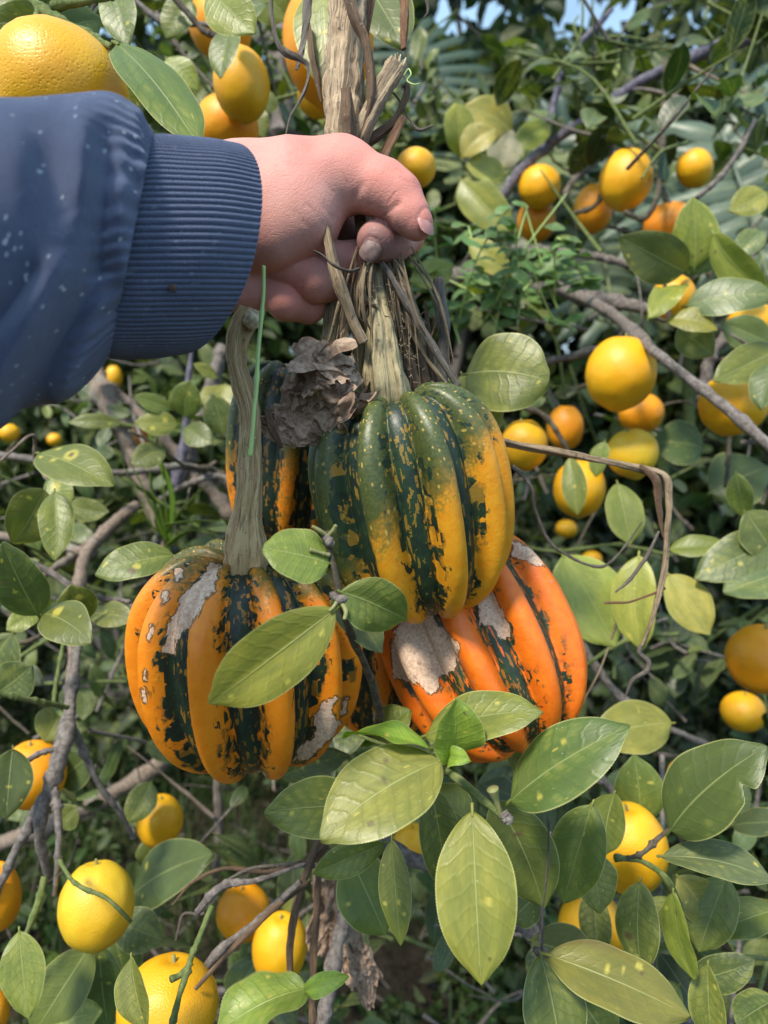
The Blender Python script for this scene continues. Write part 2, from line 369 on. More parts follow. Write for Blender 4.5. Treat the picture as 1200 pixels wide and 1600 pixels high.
def squash_mat(name, orange, orange2, olive, dark, speck=.7, sgreen=1.):
    t = NT(name)
    q = t.attr('q', 'Vector'); gr = t.attr('gr'); dk = t.attr('dk'); sc = t.attr('sc')
    ob = t.co('Object')
    lo = t.noise(t.scl(q, 150., 80., 150.), 1., 3, .6)
    blk = t.sep(t.vor(t.scl(q, 420., 190., 420.), 1., dist='CHEBYCHEV', out='Color'))
    blk2 = t.sep(t.vor(t.scl(q, 290., 135., 290.), 1., dist='CHEBYCHEV', out='Color'))
    fine = t.noise(ob, 420., 4, .7); medn = t.noise(ob, 110., 4, .65); big = t.noise(ob, 25., 3)
    e = t.M('ADD', dk, t.M('MULTIPLY', t.M('SUBTRACT', lo, .5), .62))
    e = t.M('ADD', e, t.M('MULTIPLY', t.M('SUBTRACT', blk[0], .5), .38))
    e = t.M('ADD', e, t.M('MULTIPLY', t.M('SUBTRACT', blk2[1], .5), .44))
    dm = t.ss(e, .468, .532)
    org = t.mix(t.ss(medn, .3, .7), orange, orange2)
    org = t.mix(t.M('MULTIPLY', t.ss(big, .55, .75), .35), org, t.mix(1., orange2, (.85, .8, .8), 'MULTIPLY'))
    g = t.M('ADD', gr, t.M('ADD', t.M('MULTIPLY', t.M('SUBTRACT', medn, .5), .55), t.M('MULTIPLY', t.M('SUBTRACT', fine, .5), .55)))
    gm = t.ss(g, .38, .78)
    olc = t.mix(t.ss(fine, .35, .65), t.mix(1., olive, (.55, .62, .6), 'MULTIPLY'), olive)
    mid = t.mix(t.ss(g, .30, .55), org, t.mix(.55, orange2, olive))
    rc = t.mix(gm, mid, olc)
    sd_ = t.vor(t.scl(q, 330., 230., 330.), 1.); sr = t.sep(t.vor(t.scl(q, 330., 230., 330.), 1., out='Color'))[0]
    spk = t.M('MULTIPLY', t.ss(sd_, .30, .14), t.M('GREATER_THAN', sr, .45))
    rc = t.mix(t.M('MULTIPLY', t.M('MULTIPLY', spk, t.ss(g, .3, .5)), speck), rc, t.mix(.5, orange2, (.45, .46, .16)))
    # dark green patches with a few greenish and orange flecks
    dcol = t.mix(t.ss(medn, .35, .7), dark, t.mix(1., dark, (1.6, 1.9, 1.2), 'MULTIPLY'))
    dcol = t.mix(t.M('MULTIPLY', t.M('GREATER_THAN', t.M('ADD', blk[2], t.M('MULTIPLY', t.M('SUBTRACT', medn, .5), .8)), .84), .75), dcol, t.mix(.35, olive, orange2))
    dcol = t.mix(t.M('MULTIPLY', t.M('MULTIPLY', spk, t.M('GREATER_THAN', sr, .85)), .5), dcol, olive)
    rimg = t.M('MULTIPLY', t.ss(e, .36, .48), t.ss(e, .56, .50))
    c = t.mix(dm, rc, dcol)
    c = t.mix(t.M('MULTIPLY', rimg, .5), c, t.mix(.5, olive, dark))
    # corky scars with a dark outline
    s1 = t.M('ADD', sc, t.M('ADD', t.M('MULTIPLY', t.M('SUBTRACT', medn, .5), 16.), t.M('MULTIPLY', t.M('SUBTRACT', blk[1], .5), 5.)))
    sm = t.ss(s1, .2, 1.0)
    scol = t.mix(t.ss(fine, .3, .7), (.52, .34, .235), (.78, .58, .43))
    scol = t.mix(t.M('MULTIPLY', t.ss(t.noise(ob, 190., 4, .7), .57, .66), .55), scol, (.20, .12, .08))
    scol = t.mix(t.M('MULTIPLY', t.ss(t.noise(t.scl(q, 60., 30., 60.), 1., 3), .6, .68), .5), scol, (.5, .36, .3))
    c = t.mix(t.M('MULTIPLY', t.M('MULTIPLY', t.ss(s1, -4.0, -.6), t.ss(s1, 1.2, .0)), .85), c, (.075, .06, .025))
    c = t.mix(sm, c, scol)
    # small blemishes
    bd = t.vor(ob, 75.); br = t.sep(t.vor(ob, 75., out='Color'))[0]
    c = t.mix(t.M('MULTIPLY', t.M('MULTIPLY', t.ss(bd, .14, .05), t.M('GREATER_THAN', br, .86)), .8), c, (.30, .22, .16))
    h = t.M('ADD', t.M('MULTIPLY', medn, .7), t.M('MULTIPLY', fine, .25))
    h = t.M('ADD', h, t.M('MULTIPLY', dm, -.35)); h = t.M('ADD', h, t.M('MULTIPLY', sm, t.M('MULTIPLY', t.noise(ob, 230., 5, .7), 1.6))); h = t.M('SUBTRACT', h, t.M('MULTIPLY', sm, 1.2))
    h = t.M('ADD', h, t.M('MULTIPLY', spk, .12))
    rg = t.M('ADD', t.M('MULTIPLY', sm, .45), t.M('ADD', .34, t.M('MULTIPLY', fine, .16)))
    t.fin(c, rg, t.bump(h, .6, .0010), t.M('SUBTRACT', .5, t.M('MULTIPLY', sm, .35)))
    return t.m
MAT['sq_centre'] = squash_mat('rind_centre', (.68, .265, .010), (.72, .34, .018), (.085, .105, .028), (.012, .026, .018))
MAT['sq_left'] = squash_mat('rind_left', (.76, .205, .006), (.80, .26, .010), (.085, .10, .018), (.010, .020, .016), .85)
MAT['sq_right'] = squash_mat('rind_right', (.74, .135, .006), (.78, .185, .010), (.10, .11, .02), (.012, .026, .014), .3)

t = NT('skin')
ob = t.co(); n = t.noise(ob, 28., 3); n2 = t.noise(ob, 260., 4, .7); cell = t.vor(ob, 900.)
redm = t.attr('red'); dirt = t.attr('dirt')
c = t.mix(t.ss(n, .3, .7), (.60, .29, .24), (.66, .355, .30))
c = t.mix(t.M('MULTIPLY', redm, .75), c, (.62, .215, .17))
c = t.mix(t.M('MULTIPLY', t.ss(n2, .55, .75), .25), c, (.50, .23, .18))
c = t.mix(t.M('MULTIPLY', dirt, t.ss(t.M('ADD', n2, t.M('MULTIPLY', dirt, .3)), .25, .7)), c, (.19, .10, .095))
wr = t.M('MULTIPLY', t.ss(t.vor(t.V('ADD', t.scl(ob, 300., 420., 300.), t.noise(ob, 90., 2, col=True)), 1., 'DISTANCE_TO_EDGE'), 0., .12), .28)
h = t.M('ADD', t.M('MULTIPLY', wr, .9), t.M('ADD', t.M('MULTIPLY', t.ss(cell, 0., .6), .35), t.M('MULTIPLY', n2, .6)))
big_w = t.ss(t.vor(t.V('ADD', t.scl(ob, 55., 120., 80.), t.noise(ob, 45., 3, col=True)), 1., 'DISTANCE_TO_EDGE'), 0., .07)
h = t.M('ADD', h, t.M('MULTIPLY', big_w, .13)); c = t.mix(t.M('MULTIPLY', t.M('SUBTRACT', 1., big_w), .05), c, (.45, .17, .13))
cr_ = t.M('MULTIPLY', t.ss(t.attr('cr'), 4.2, .3), t.ss(t.noise(ob, 130., 3), .38, .62)); h = t.M('SUBTRACT', h, t.M('MULTIPLY', cr_, .9)); c = t.mix(t.M('MULTIPLY', cr_, .17), c, (.34, .11, .085))
veins = t.ss(t.noise(ob, 95., 4, .7), .52, .68); c = t.mix(t.M('MULTIPLY', veins, .16), c, (.44, .20, .22))
pc_ = t.ss(t.vor(ob, 700.), .25, .1); c = t.mix(t.M('MULTIPLY', pc_, .10), c, (.4, .15, .12))
MAT['skin'] = t.fin(c, t.M('ADD', .48, t.M('MULTIPLY', n2, .25)), t.bump(h, .55, .0005), .34)
t.b.inputs['Subsurface Weight'].default_value = .12; t.b.inputs['Subsurface Radius'].default_value = (.007, .003, .0015); t.b.inputs['Subsurface Scale'].default_value = .6
t = NT('nail'); ob = t.co('UV'); n = t.noise(t.co(), 150., 3)
MAT['nail'] = t.fin(t.mix(t.ss(n, .4, .7), (.44, .20, .17), (.50, .25, .22)), .5, t.bump(n, .2, .0004), .6)
t = NT('nail_dirty'); n = t.noise(t.co(), 250., 4)
MAT['nail_dirty'] = t.fin(t.mix(t.ss(n, .4, .65), (.21, .135, .12), (.11, .07, .062)), .6, t.bump(n, .3, .0004), .5)

def cloth_mat(name, rib):
    t = NT(name); uv = t.co('UV'); u, v, _ = t.sep(uv); ob = t.co()
    kn = t.M('SINE', t.M('MULTIPLY', v, 6283. / 1.5)); kn2 = t.M('SINE', t.M('MULTIPLY', u, 6283. / .9))
    n = t.noise(ob, 35., 3); n2 = t.noise(ob, 900., 3, .7); n3 = t.noise(ob, 200., 4, .7)
    c = t.mix(t.ss(n, .3, .7), (.085, .105, .19), (.115, .138, .235))
    c = t.mix(t.M('MULTIPLY', t.ss(n2, .45, .8), .35), c, (.12, .14, .20))
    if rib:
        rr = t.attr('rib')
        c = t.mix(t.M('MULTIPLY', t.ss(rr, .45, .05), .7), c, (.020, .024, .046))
    # lint
    ld = t.vor(t.V('ADD', uv, t.scl(t.noise(ob, 180., 2, col=True), .005, .005, 0.)), 95.)
    lr = t.sep(t.vor(t.V('ADD', uv, t.scl(t.noise(ob, 180., 2, col=True), .005, .005, 0.)), 95., out='Color'))
    th = t.M('MULTIPLY_ADD', t.M('POWER', lr[1], 3.), .09, .05)
    ln = t.M('MULTIPLY', t.M('LESS_THAN', ld, th), t.M('GREATER_THAN', lr[0], .45))
    ld2 = t.vor(uv, 200.); lr2 = t.sep(t.vor(uv, 200., out='Color'))[0]
    ln2 = t.M('MULTIPLY', t.M('LESS_THAN', ld2, .18), t.M('GREATER_THAN', lr2, .60))
    lint = t.M('MAXIMUM', ln, t.M('MULTIPLY', ln2, .7))
    if rib: lint = t.M('MULTIPLY', lint, .25)
    c = t.mix(t.M('MULTIPLY', lint, .9), c, (.60, .66, .72))
    h = t.M('ADD', t.M('MULTIPLY', t.M('MULTIPLY', kn, kn2), .5), t.M('ADD', t.M('MULTIPLY', n2, 1.2), t.M('MULTIPLY', n3, 1.)))
    t.fin(c, .92, t.bump(h, .9, .0010), .08)
    t.b.inputs['Sheen Weight'].default_value = .8; t.b.inputs['Sheen Roughness'].default_value = .45
    t._set(t.b.inputs['Sheen Tint'], (.55, .62, .8))
    return t.m
MAT['fleece'] = cloth_mat('sweatshirt_knit', False)
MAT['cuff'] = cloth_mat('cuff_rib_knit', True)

# ------------------------------------------------------------------ SETTING: ground, litter, grass
t = NT('ground_soil'); ob = t.co()
n = t.noise(ob, 3., 5, .65); n2 = t.noise(ob, 28., 5, .7); n3 = t.noise(ob, 1., 2)
c = t.mix(t.ss(n2, .3, .7), (.018, .014, .010), (.06, .048, .034)); c = t.mix(t.ss(n, .5, .62), c, t.mix(t.ss(n2, .3, .7), (.018, .035, .010), (.05, .075, .022)))
gm_ = t.fin(c, .95, t.bump(t.M('ADD', n, n2), 1., .03), .1)
xs = np.linspace(-1, 1, 181); gx = np.sign(xs) * (np.abs(xs) * 4 + np.abs(xs) ** 6 * 300)
X, Y = np.meshgrid(gx, gx, indexing='ij'); p2 = np.stack([X.ravel(), Y.ravel() + 1.5, np.zeros(X.size)], 1)
p2[:, 2] = fbm(p2 * 1.6, 4) * .045 * (np.hypot(X.ravel(), Y.ravel()) < 30)
gnd = MB().add(p2, grid_faces(181, 181, False)[:, ::-1], p2[:, :2]).build('ground', gm_, origin=(0, 0, 0)); tag(gnd, kind='structure')

def blades(n, region, hmin, hmax, wid, tint, nseg=4, lean=.6):
    mb = MB(); b = rng.random((n, 2)); x = region[0] + b[:, 0] * (region[1] - region[0]); y = region[2] + b[:, 1] * (region[3] - region[2])
    cl = vnoise(np.stack([x * 3, y * 3, x * 0], 1)); keep = cl > -.25; x, y = x[keep], y[keep]; n = len(x)
    a = rng.random(n) * 6.283; h = hmin + rng.random(n) ** 2 * (hmax - hmin); ln = lean * rng.random(n) * h
    s = np.linspace(0, 1, nseg)
    dx, dy = np.cos(a), np.sin(a)
    cx = x[:, None] + dx[:, None] * ln[:, None] * s ** 2; cy = y[:, None] + dy[:, None] * ln[:, None] * s ** 2; cz = h[:, None] * (s - .25 * s ** 2 * (ln / h)[:, None])
    ww = wid * (1 - s ** 2) + .0003
    L = np.stack([cx - dy[:, None] * ww, cy + dx[:, None] * ww, cz], 2); Rr = np.stack([cx + dy[:, None] * ww, cy - dx[:, None] * ww, cz], 2)
    v = np.stack([L, Rr], 2).reshape(-1, 3)
    k = np.arange(nseg - 1); base = (np.arange(n) * nseg * 2)[:, None]
    f = np.stack([base + 2 * k, base + 2 * k + 1, base + 2 * k + 3, base + 2 * k + 2], 2).reshape(-1, 4)
    tt = np.asarray(tint)[None, :] * (.6 + .8 * rng.random((n, 1))) * np.array([1 + 0 * 1., 1, 1]); tt = np.repeat(tt, nseg * 2, 0)
    uv = np.stack([np.tile([.3, .8], n * nseg), np.tile(np.repeat(s, 2), n)], 1)
    return mb.add(v, f, uv, tt)
g = blades(16000, (-2.2, 2.0, .9, 3.6), .05, .26, .0028, (.035, .070, .014)).build('grass', MAT['foliage'], origin=(0, 0, 0)); tag(g, 'low dark green grass over the shaded soil', 'grass', kind='stuff')
mb = MB()
for i in range(420):
    x, y = rng.uniform(-1.8, 1.8), rng.uniform(1.0, 3.4); a = rng.random() * 6.28; l = rng.uniform(.06, .35)
    d = np.array([math.cos(a), math.sin(a), rng.uniform(-.1, .5)]) * l
    p0 = np.array([x, y, .02]); pm = p0 + d * .5 + rng.normal(0, .02, 3)
    tube(mb, [p0, pm, p0 + d], [rng.uniform(.001, .004), .001], n=5, seg=4, cap=False)
tag(mb.build('twig_litter', MAT['bark'], origin=(0, 0, 0)), 'scattered dead twigs and dry stems on the soil', 'litter', kind='stuff')

# ------------------------------------------------------------------ leaf geometry
def leaf_geo(L, Wd, fold=.18, curl=.10, twist=0., wave=.03, ny=30, nx=8, serr=.012, shape=.70, tipp=.10, seed=0, stem=.05, tipcurl=0., notch=None):
    """leaf in its own space: base at origin, +Y to the tip, +Z its upper face"""
    r = np.random.default_rng(seed)
    s = np.linspace(0, 1, ny); xx = np.linspace(-1, 1, nx * 2 + 1)
    xx = np.sign(xx) * np.abs(xx) ** .85
    wprof = (4 * s * (1 - s)) ** shape * (1 - .18 * (s - .45)); wprof *= 1 - tipp * np.exp(-((s - .95) / .06) ** 2) * 2
    wprof[0] = .03; wprof[-1] = .004
    teeth = 1 + serr * np.where(np.arange(ny) % 2 == 0, 1, -1) * (s > .12) * (s < .97)
    irregular = 1 + .035 * np.sin(s * 5 + r.random() * 6) + .014 * np.sin(s * 13 + r.random() * 6)
    Sx, Xx = np.meshgrid(s, xx, indexing='ij')
    edge = np.abs(Xx) ** 6
    wl = (wprof * .5 * Wd * irregular)[:, None] * (1 + edge * (teeth[:, None] - 1) * 1.0)
    if notch is not None: wl = wl * np.where(Xx * notch[0] > 0, 1 - notch[2] * np.exp(-((Sx - notch[1]) / .035) ** 2), 1)
    x = Xx * wl; y = Sx * L
    z = fold * np.abs(x) * (1 - .3 * Sx) + curl * L * 4 * Sx * (1 - Sx)
    p1, p2_ = r.random(2) * 6.28
    z = z + wave * Wd * np.abs(Xx) ** 1.5 * np.sin(Sx * 7 + np.sign(Xx) * 1.7 + p1) * .9 + wave * .28 * Wd * np.abs(Xx) ** 2 * np.sin(Sx * 17 + p2_ + Xx * 2)
    z = z - np.abs(Xx) ** 3 * .04 * Wd
    z = z - tipcurl * L * np.clip(Sx - .6, 0, 1) ** 2 * 3
    x = x + .05 * L * r.normal() * Sx * (1 - Sx) * 2
    a = twist * (Sx - .3); x, z = x * np.cos(a) - z * np.sin(a), x * np.sin(a) + z * np.cos(a)
    v = np.stack([x.ravel(), y.ravel(), z.ravel()], 1); uv = np.stack([Xx.ravel(), Sx.ravel()], 1)
    f = grid_faces(ny, len(xx), False)[:, ::-1]
    mb = MB().add(v, f, uv)
    if stem:
        c = np.array([[0, -stem * L, -.02 * L], [0, -stem * L * .4, -.004 * L], [0, .03 * L, curl * .1 * L]])
        tube(mb, c, [.011 * L + .0003, .010 * L + .0002], n=4, seg=5, cap=False)
        mb.uv[-1] = np.stack([np.full(len(mb.uv[-1]), .02), np.full(len(mb.uv[-1]), .5)], 1)
    return mb
def frame_from(base, tip, normal):
    y = np.asarray(tip, float) - base; L = np.linalg.norm(y); y /= L
    z = normal - y * np.dot(normal, y); z /= np.linalg.norm(z) + 1e-9; x = np.cross(y, z)
    m = Matrix(((x[0], y[0], z[0], base[0]), (x[1], y[1], z[1], base[1]), (x[2], y[2], z[2], base[2]), (0, 0, 0, 1)))
    return m, L
TONE = {'d': (.042, .080, .007), 'o': (.128, .148, .007), 'p': (.235, .225, .018), 'y': (.38, .34, .05), 'b': (.21, .36, .014),
        'g': (.085, .13, .035), 'm': (.088, .118, .007), 'w': (.42, .40, .22), 'v': (.18, .215, .018)}
def tone(k, r=.12):
    c = np.array(TONE[k]) * (1 + r * rng.normal()) * (1 + .06 * rng.normal(size=3)); return (*np.clip(c, .008, .8), 1)
hero_i = [0]
def hero_leaf(parent, b, tp, wpx, k='o', roll=0, curl=.06, fold=.22, twist=0., wave=.035, pitch=0, tipcurl=0., shape=.72, serr=.010, ny=110, label=None, name='leaf', marks=(), notch=None):
    hero_i[0] += 1
    B, T = P(*b), P(*tp)
    n = CMn[:3, 3] - (B + T) / 2; n /= np.linalg.norm(n)
    n = n + np.array([0, 0, .35])
    m, L = frame_from(B, T, n)
    m = m @ Matrix.Rotation(R_(roll), 4, 'Y')
    wd = 1.05 * wpx * (b[2] + tp[2]) / 2 / FPX / max(.35, abs(math.cos(R_(roll))))
    mb = leaf_geo(L, wd, fold, curl, R_(twist), wave, ny=ny, seed=hero_i[0] * 13, serr=serr, shape=shape, tipcurl=tipcurl, notch=notch)
    uvs = np.concatenate(mb.uv); hr = np.random.default_rng(hero_i[0] + 500); asp = wd / L * .5
    mk = list(marks) + [(hr.uniform(-.8, .8), hr.uniform(.1, .9), hr.uniform(.010, .03), 'yyb'[hr.integers(3)]) for _ in range(hr.integers(0, 5))]
    at = {'my': np.zeros(len(uvs)), 'mbr': np.zeros(len(uvs))}
    for (mx_, ms_, mr_, mk_) in mk:
        dd_ = np.hypot((uvs[:, 0] - mx_) * asp, uvs[:, 1] - ms_) / mr_
        dd_ = dd_ * (1 + .35 * fbm(np.stack([uvs[:, 0] * 3, uvs[:, 1] * 6, uvs[:, 0] * 0 + ms_ * 9], 1), 2))
        if mk_ == 'r': at['mbr'] = np.maximum(at['mbr'], .8 * sstep(mx_, 1.0 * np.sign(mx_), uvs[:, 0]) * np.exp(-((uvs[:, 1] - ms_) / mr_) ** 2))
        else: at['my' if mk_ == 'y' else 'mbr'] = np.maximum(at['my' if mk_ == 'y' else 'mbr'], sstep(1.25, .75, dd_))
    me, _ = mb.mesh(name, MAT['leaf'], at, origin=(0, 0, 0))
    o = bpy.data.objects.new(name, me); COL.objects.link(o); place(o, m, parent); o.color = tone(k)
    if label: o['label'] = label
    return o
BANK = []
for i in range(10):
    r = np.random.default_rng(100 + i)
    mb = leaf_geo(1., r.uniform(.40, .58), r.uniform(.05, .4), r.uniform(-.06, .14), r.uniform(-.6, .6), .05, ny=24, nx=3, serr=.006, seed=i, stem=.10, tipcurl=r.uniform(-.1, .25))
    BANK.append(mb.mesh('leaf', MAT['leaf'], origin=(0, 0, 0))[0])

# ------------------------------------------------------------------ trees (one Empty each)
tree_R = tag(empty('lemon_tree', P(1150, 1500, 1.4) * [1, 1, 0]), 'lemon tree full of ripe fruit on the right of the squashes', 'tree', 'lemon trees')
tree_L = tag(empty('lemon_tree', P(100, 1500, 1.4) * [1, 1, 0]), 'sparse lemon tree with yellow spotted leaves below the blue sleeve', 'tree', 'lemon trees')
tree_T = tag(empty('lemon_tree', P(350, 1200, 1.7) * [1, 1, 0]), 'lemon tree whose leaves and big fruit show above the blue sleeve', 'tree', 'lemon trees')
tree_F = tag(empty('lemon_tree', P(700, 1500, 1.1) * [1, 1, 0]), 'leafy lemon tree in front with large pale leaves under the squashes', 'tree', 'lemon trees')
tree_B = tag(empty('lemon_tree', P(800, 1200, 2.2) * [1, 1, 0]), 'shaded lemon tree farther back behind the dry stalks and squashes', 'tree', 'lemon trees')

def branch(par, mat, pts, rad, **k):
    rad = np.array(rad, float) * (.72 if mat in ('bark_tan', 'bark_purple') else .84)
    mb = MB(); kw = dict(n=48, seg=12, bump=.42, bs=85, knots=6, seed=len(WORLD)); kw.update(k)
    px_tube(mb, pts, rad, **kw); return mb.build('branch', MAT[mat], par)

# LEMONS ---------------------------------------------------------------------------------------
def lemon_geo(nu=56, nv=36, nip=.16, seed=0):
    th = np.linspace(0, 2 * np.pi, nu, endpoint=False); ph = np.linspace(0, np.pi, nv)
    TH, PH = np.meshgrid(ph, th, indexing='ij')
    r = 1 + nip * np.exp(-((np.pi - TH) / .22) ** 2) - .10 * np.exp(-(TH / .22) ** 2) + .02 * np.cos(TH * 2)
    v = np.stack([r * np.sin(TH) * np.cos(PH), r * np.sin(TH) * np.sin(PH), r * np.cos(TH)], 2).reshape(-1, 3)
    v *= (1 + .035 * fbm(v * 1.3 + seed * 9, 3) + .012 * fbm(v * 5 + seed, 2))[:, None]
    return MB().add(v, grid_faces(nv, nu)[:, ::-1], v[:, :2])
LEM = [lemon_geo(seed=i, nip=[.05, .12, .16][i]).mesh('lemon', MAT['lemon'], origin=(0, 0, 0))[0] for i in range(3)]
def calyx_geo():
    mb = MB(); th = np.linspace(0, 2 * np.pi, 20, endpoint=False)
    rows = [(0.0, .02), (.13, .03), (.17, .0), (.12, -.02)]
    v = []
    for r, z in rows:
        rr = r * (1 + .25 * np.cos(5 * th)); v.append(np.stack([rr * np.cos(th), rr * np.sin(th), z + .9 + 0 * th], 1))
    mb.add(np.concatenate(v), grid_faces(4, 20))
    tube(mb, [[0, 0, .9], [.01, .01, .97], [.04, .0, 1.06]], [.05, .035], n=6, seg=8)
    return mb.mesh('calyx', MAT['calyx'], origin=(0, 0, 0))[0]
CAL = calyx_geo()
LC = {'y': (.82, .44, .010), 'o': (.84, .345, .008), 'l': (.78, .52, .03), 'r': (.76, .27, .015)}
LEMONS = []   # px,py,rx,ry,d for keep-out tests
def lemon(px, py, rx, ry, d, col, label, tilt=0, mesh=0, group='lemons on the trees', lean=0):
    o = bpy.data.objects.new('lemon', LEM[mesh]); COL.objects.link(o)
    sx = rx * d / FPX; sz = ry * d / FPX
    m = Matrix.Translation(Vector(P(px, py, d))) @ Matrix.Rotation(R_(tilt), 4, 'Y') @ Matrix.Rotation(R_(lean), 4, 'X') @ Matrix.Rotation(rng.random() * 6, 4, 'Z') @ Matrix.Diagonal((sx, sx, sz, 1))
    place(o, m); c = np.array(LC[col]) * (1 + .05 * rng.normal()); o.color = (*c, 1)
    tag(o, label, 'lemon', group); LEMONS.append((px, py, rx, ry, d))
    if rx > 30:
        k = bpy.data.objects.new('calyx', CAL); COL.objects.link(k); place(k, m.copy(), o)
    return o
L_ = lemon
L_(92, 148, 108, 98, .56, 'y', 'largest lemon, close by, tucked behind the top of the blue sleeve', 6, 0, lean=-12)
L_(377, 132, 44, 54, .80, 'y', 'yellow lemon touching another just above the cuff', -6, 0)
L_(355, 198, 50, 47, .86, 'o', 'orange lemon half hidden behind the cuff, below its neighbour', 0, 0)
L_(345, 40, 50, 48, .98, 'o', 'orange lemon behind leaves above the touching pair over the cuff', 0, 0)
L_(512, 68, 72, 88, .84, 'o', 'big orange lemon behind the brown dry stalks at the top', 0, 1)
L_(496, 152, 32, 30, .98, 'y', 'small yellow lemon hanging under the big one behind the stalks', 0, 0)
L_(650, 262, 32, 29, .92, 'y', 'small lemon just above the thumb knuckle, partly leaf covered', 10, 0)
L_(843, 292, 33, 32, 1.30, 'y', 'yellow lemon behind leaves left of the round lemon up high', 0, 0)
L_(838, 345, 30, 32, 1.36, 'o', 'dull lemon among green creeper leaves beneath the dark branch', 0, 0)
L_(927, 326, 30, 36, 1.22, 'o', 'lemon crossed by a dark twig, beside the big high round lemon', 0, 0)
L_(978, 281, 41, 45, 1.12, 'y', 'clean round yellow lemon hanging high before the slit leaves', 5, 0)
L_(1085, 263, 28, 29, 1.25, 'y', 'small greenish lemon beside the slit leaf, topmost at the edge', -25, 0)
L_(1047, 352, 42, 34, 1.12, 'r', 'reddish orange lemon with an upright leaf across it', 0, 0)
L_(1052, 466, 34, 36, .98, 'y', 'yellow lemon mostly hidden by leaves over the grey branch', 0, 0)
L_(1177, 505, 40, 30, .98, 'y', 'lemon under the wide horizontal leaf near the edge', 0, 0)
L_(970, 583, 55, 57, .90, 'y', 'large round lemon with brown scuffs beside the big round leaf', 5, 0)
L_(1001, 645, 35, 31, 1.08, 'o', 'dark orange lemon tucked just below the scuffed round lemon', 0, 0)
L_(1145, 632, 51, 48, .92, 'y', 'large orange lemon crossed by a bare grey branch', 15, 0)
L_(819, 695, 37, 39, .98, 'y', 'lemon with dark specks right beside the central squash', -8, 0)
L_(883, 668, 29, 35, 1.10, 'o', 'lemon with a dark twig over it, behind the specked one', 0, 0)
L_(988, 708, 40, 38, .95, 'l', 'pale yellow lemon just above the bent dry stalk', -15, 1)
L_(905, 763, 41, 45, .98, 'y', 'lemon below the dry stalk with a narrow leaf hanging over it', 0, 0)
L_(1191, 1029, 54, 53, .88, 'o', 'big orange lemon cut off by the edge, level with the right squash', 0, 0)
L_(1162, 1112, 34, 30, 1.05, 'y', 'small lemon behind leaves beneath the big one at the edge', 0, 0)
L_(1072, 1215, 30, 28, .85, 'o', 'small lemon between two big dark leaves, lower down', 0, 0)
L_(982, 1325, 60, 70, .68, 'y', 'large lemon behind small leaves and twig, lower tree', -5, 0)
L_(925, 1450, 52, 56, .74, 'y', 'lemon below the large one, with a leaf hanging over it', 0, 0)
L_(645, 1320, 32, 32, .80, 'y', 'lemon peeping out behind the pale leaf and thick grey branch', 0, 0)
L_(250, 1283, 36, 41, .88, 'y', 'small yellow lemon with a green leaf at its shoulder, below left squash', 8, 0)
L_(151, 1414, 58, 64, .66, 'l', 'greenish yellow lemon with a knobbly twig lying across it', -5, 0, lean=-20)
L_(52, 1210, 50, 52, .78, 'o', 'orange lemon behind the knobbly grey branch, left of left squash', 0, 0)
L_(-2, 1400, 33, 56, .70, 'o', 'orange lemon cut off by the edge behind the grey branch', 0, 0)
L_(380, 1425, 42, 42, .86, 'o', 'orange lemon under the tangle of dry tendrils', 0, 0)
L_(437, 1480, 44, 54, .78, 'y', 'egg shaped lemon crossed by a dry vine', 4, 0)
L_(263, 1572, 78, 70, .58, 'y', 'large lemon at the bottom with its green stem button showing', 6, 0, lean=-18)
L_(-8, 1580, 22, 34, .74, 'o', 'sliver of an orange lemon in the bottom corner', 0, 0)
L_(178, 589, 13, 18, 1.7, 'y', 'tiny far lemon under the edge of the sleeve', 0, 0)
L_(232, 682, 30, 28, 1.3, 'r', 'orange lemon behind a yellow blotched leaf, below the sleeve', 0, 0)
L_(85, 687, 11, 10, 1.8, 'y', 'tiny lemon above the big yellow spotted leaf', 0, 0)
L_(14, 676, 16, 14, 1.2, 'y', 'small lemon at the edge beneath the sleeve', 0, 0)
L_(45, 822, 12, 11, 1.5, 'o', 'tiny orange lemon behind the pair of hanging spotted leaves', 0, 0)
L_(925, 873, 16, 12, 1.7, 'y', 'tiny far lemon just under the fine curly tendril', 0, 0)
L_(885, 826, 17, 14, 1.6, 'y', 'tiny far lemon close below the leaf draped one', 0, 0)

# ------------------------------------------------------------------ BRANCHES
b = branch
b(tree_L, 'bark', [(125, 985, .80), (112, 1080, .74), (102, 1160, .70), (78, 1225, .68), (62, 1300, .68), (75, 1370, .7)], [8, 10, 15, 13, 9, 6], knots=5, bump=.4)
b(tree_L, 'bark', [(118, 1140, .72), (150, 1215, .72), (190, 1275, .74), (208, 1310, .76)], [7, 6, 5, 4])
b(tree_L, 'bark', [(85, 1230, .68), (92, 1300, .66), (85, 1400, .66)], [8, 6, 4])
b(tree_L, 'bark', [(70, 1240, .68), (30, 1320, .68), (-20, 1420, .68)], [9, 8, 7])
b(tree_L, 'bark', [(110, 1170, .70), (60, 1180, .68), (-20, 1240, .66)], [6, 5, 5])
b(tree_L, 'twig_green', [(-20, 1078, .62), (40, 1092, .64), (106, 1106, .68)], [5, 5, 5])
b(tree_L, 'twig_green', [(92, 1345, .62), (118, 1378, .58), (160, 1400, .57), (185, 1420, .57), (204, 1440, .58)], [3.5, 4, 4, 4, 3], knots=5)
b(tree_L, 'twig_green', [(70, 1370, .66), (40, 1460, .64), (-10, 1530, .64)], [6, 5, 4])
b(tree_L, 'bark', [(-20, 708, 1.0), (80, 722, .98), (190, 738, 1.0), (300, 730, 1.05), (370, 770, 1.1)], [7, 6, 6, 7, 7])
b(tree_L, 'bark_tan', [(215, 788, 1.05), (165, 830, 1.0), (130, 880, .96), (115, 990, .9), (112, 1080, .86)], [10, 14, 13, 11, 9])
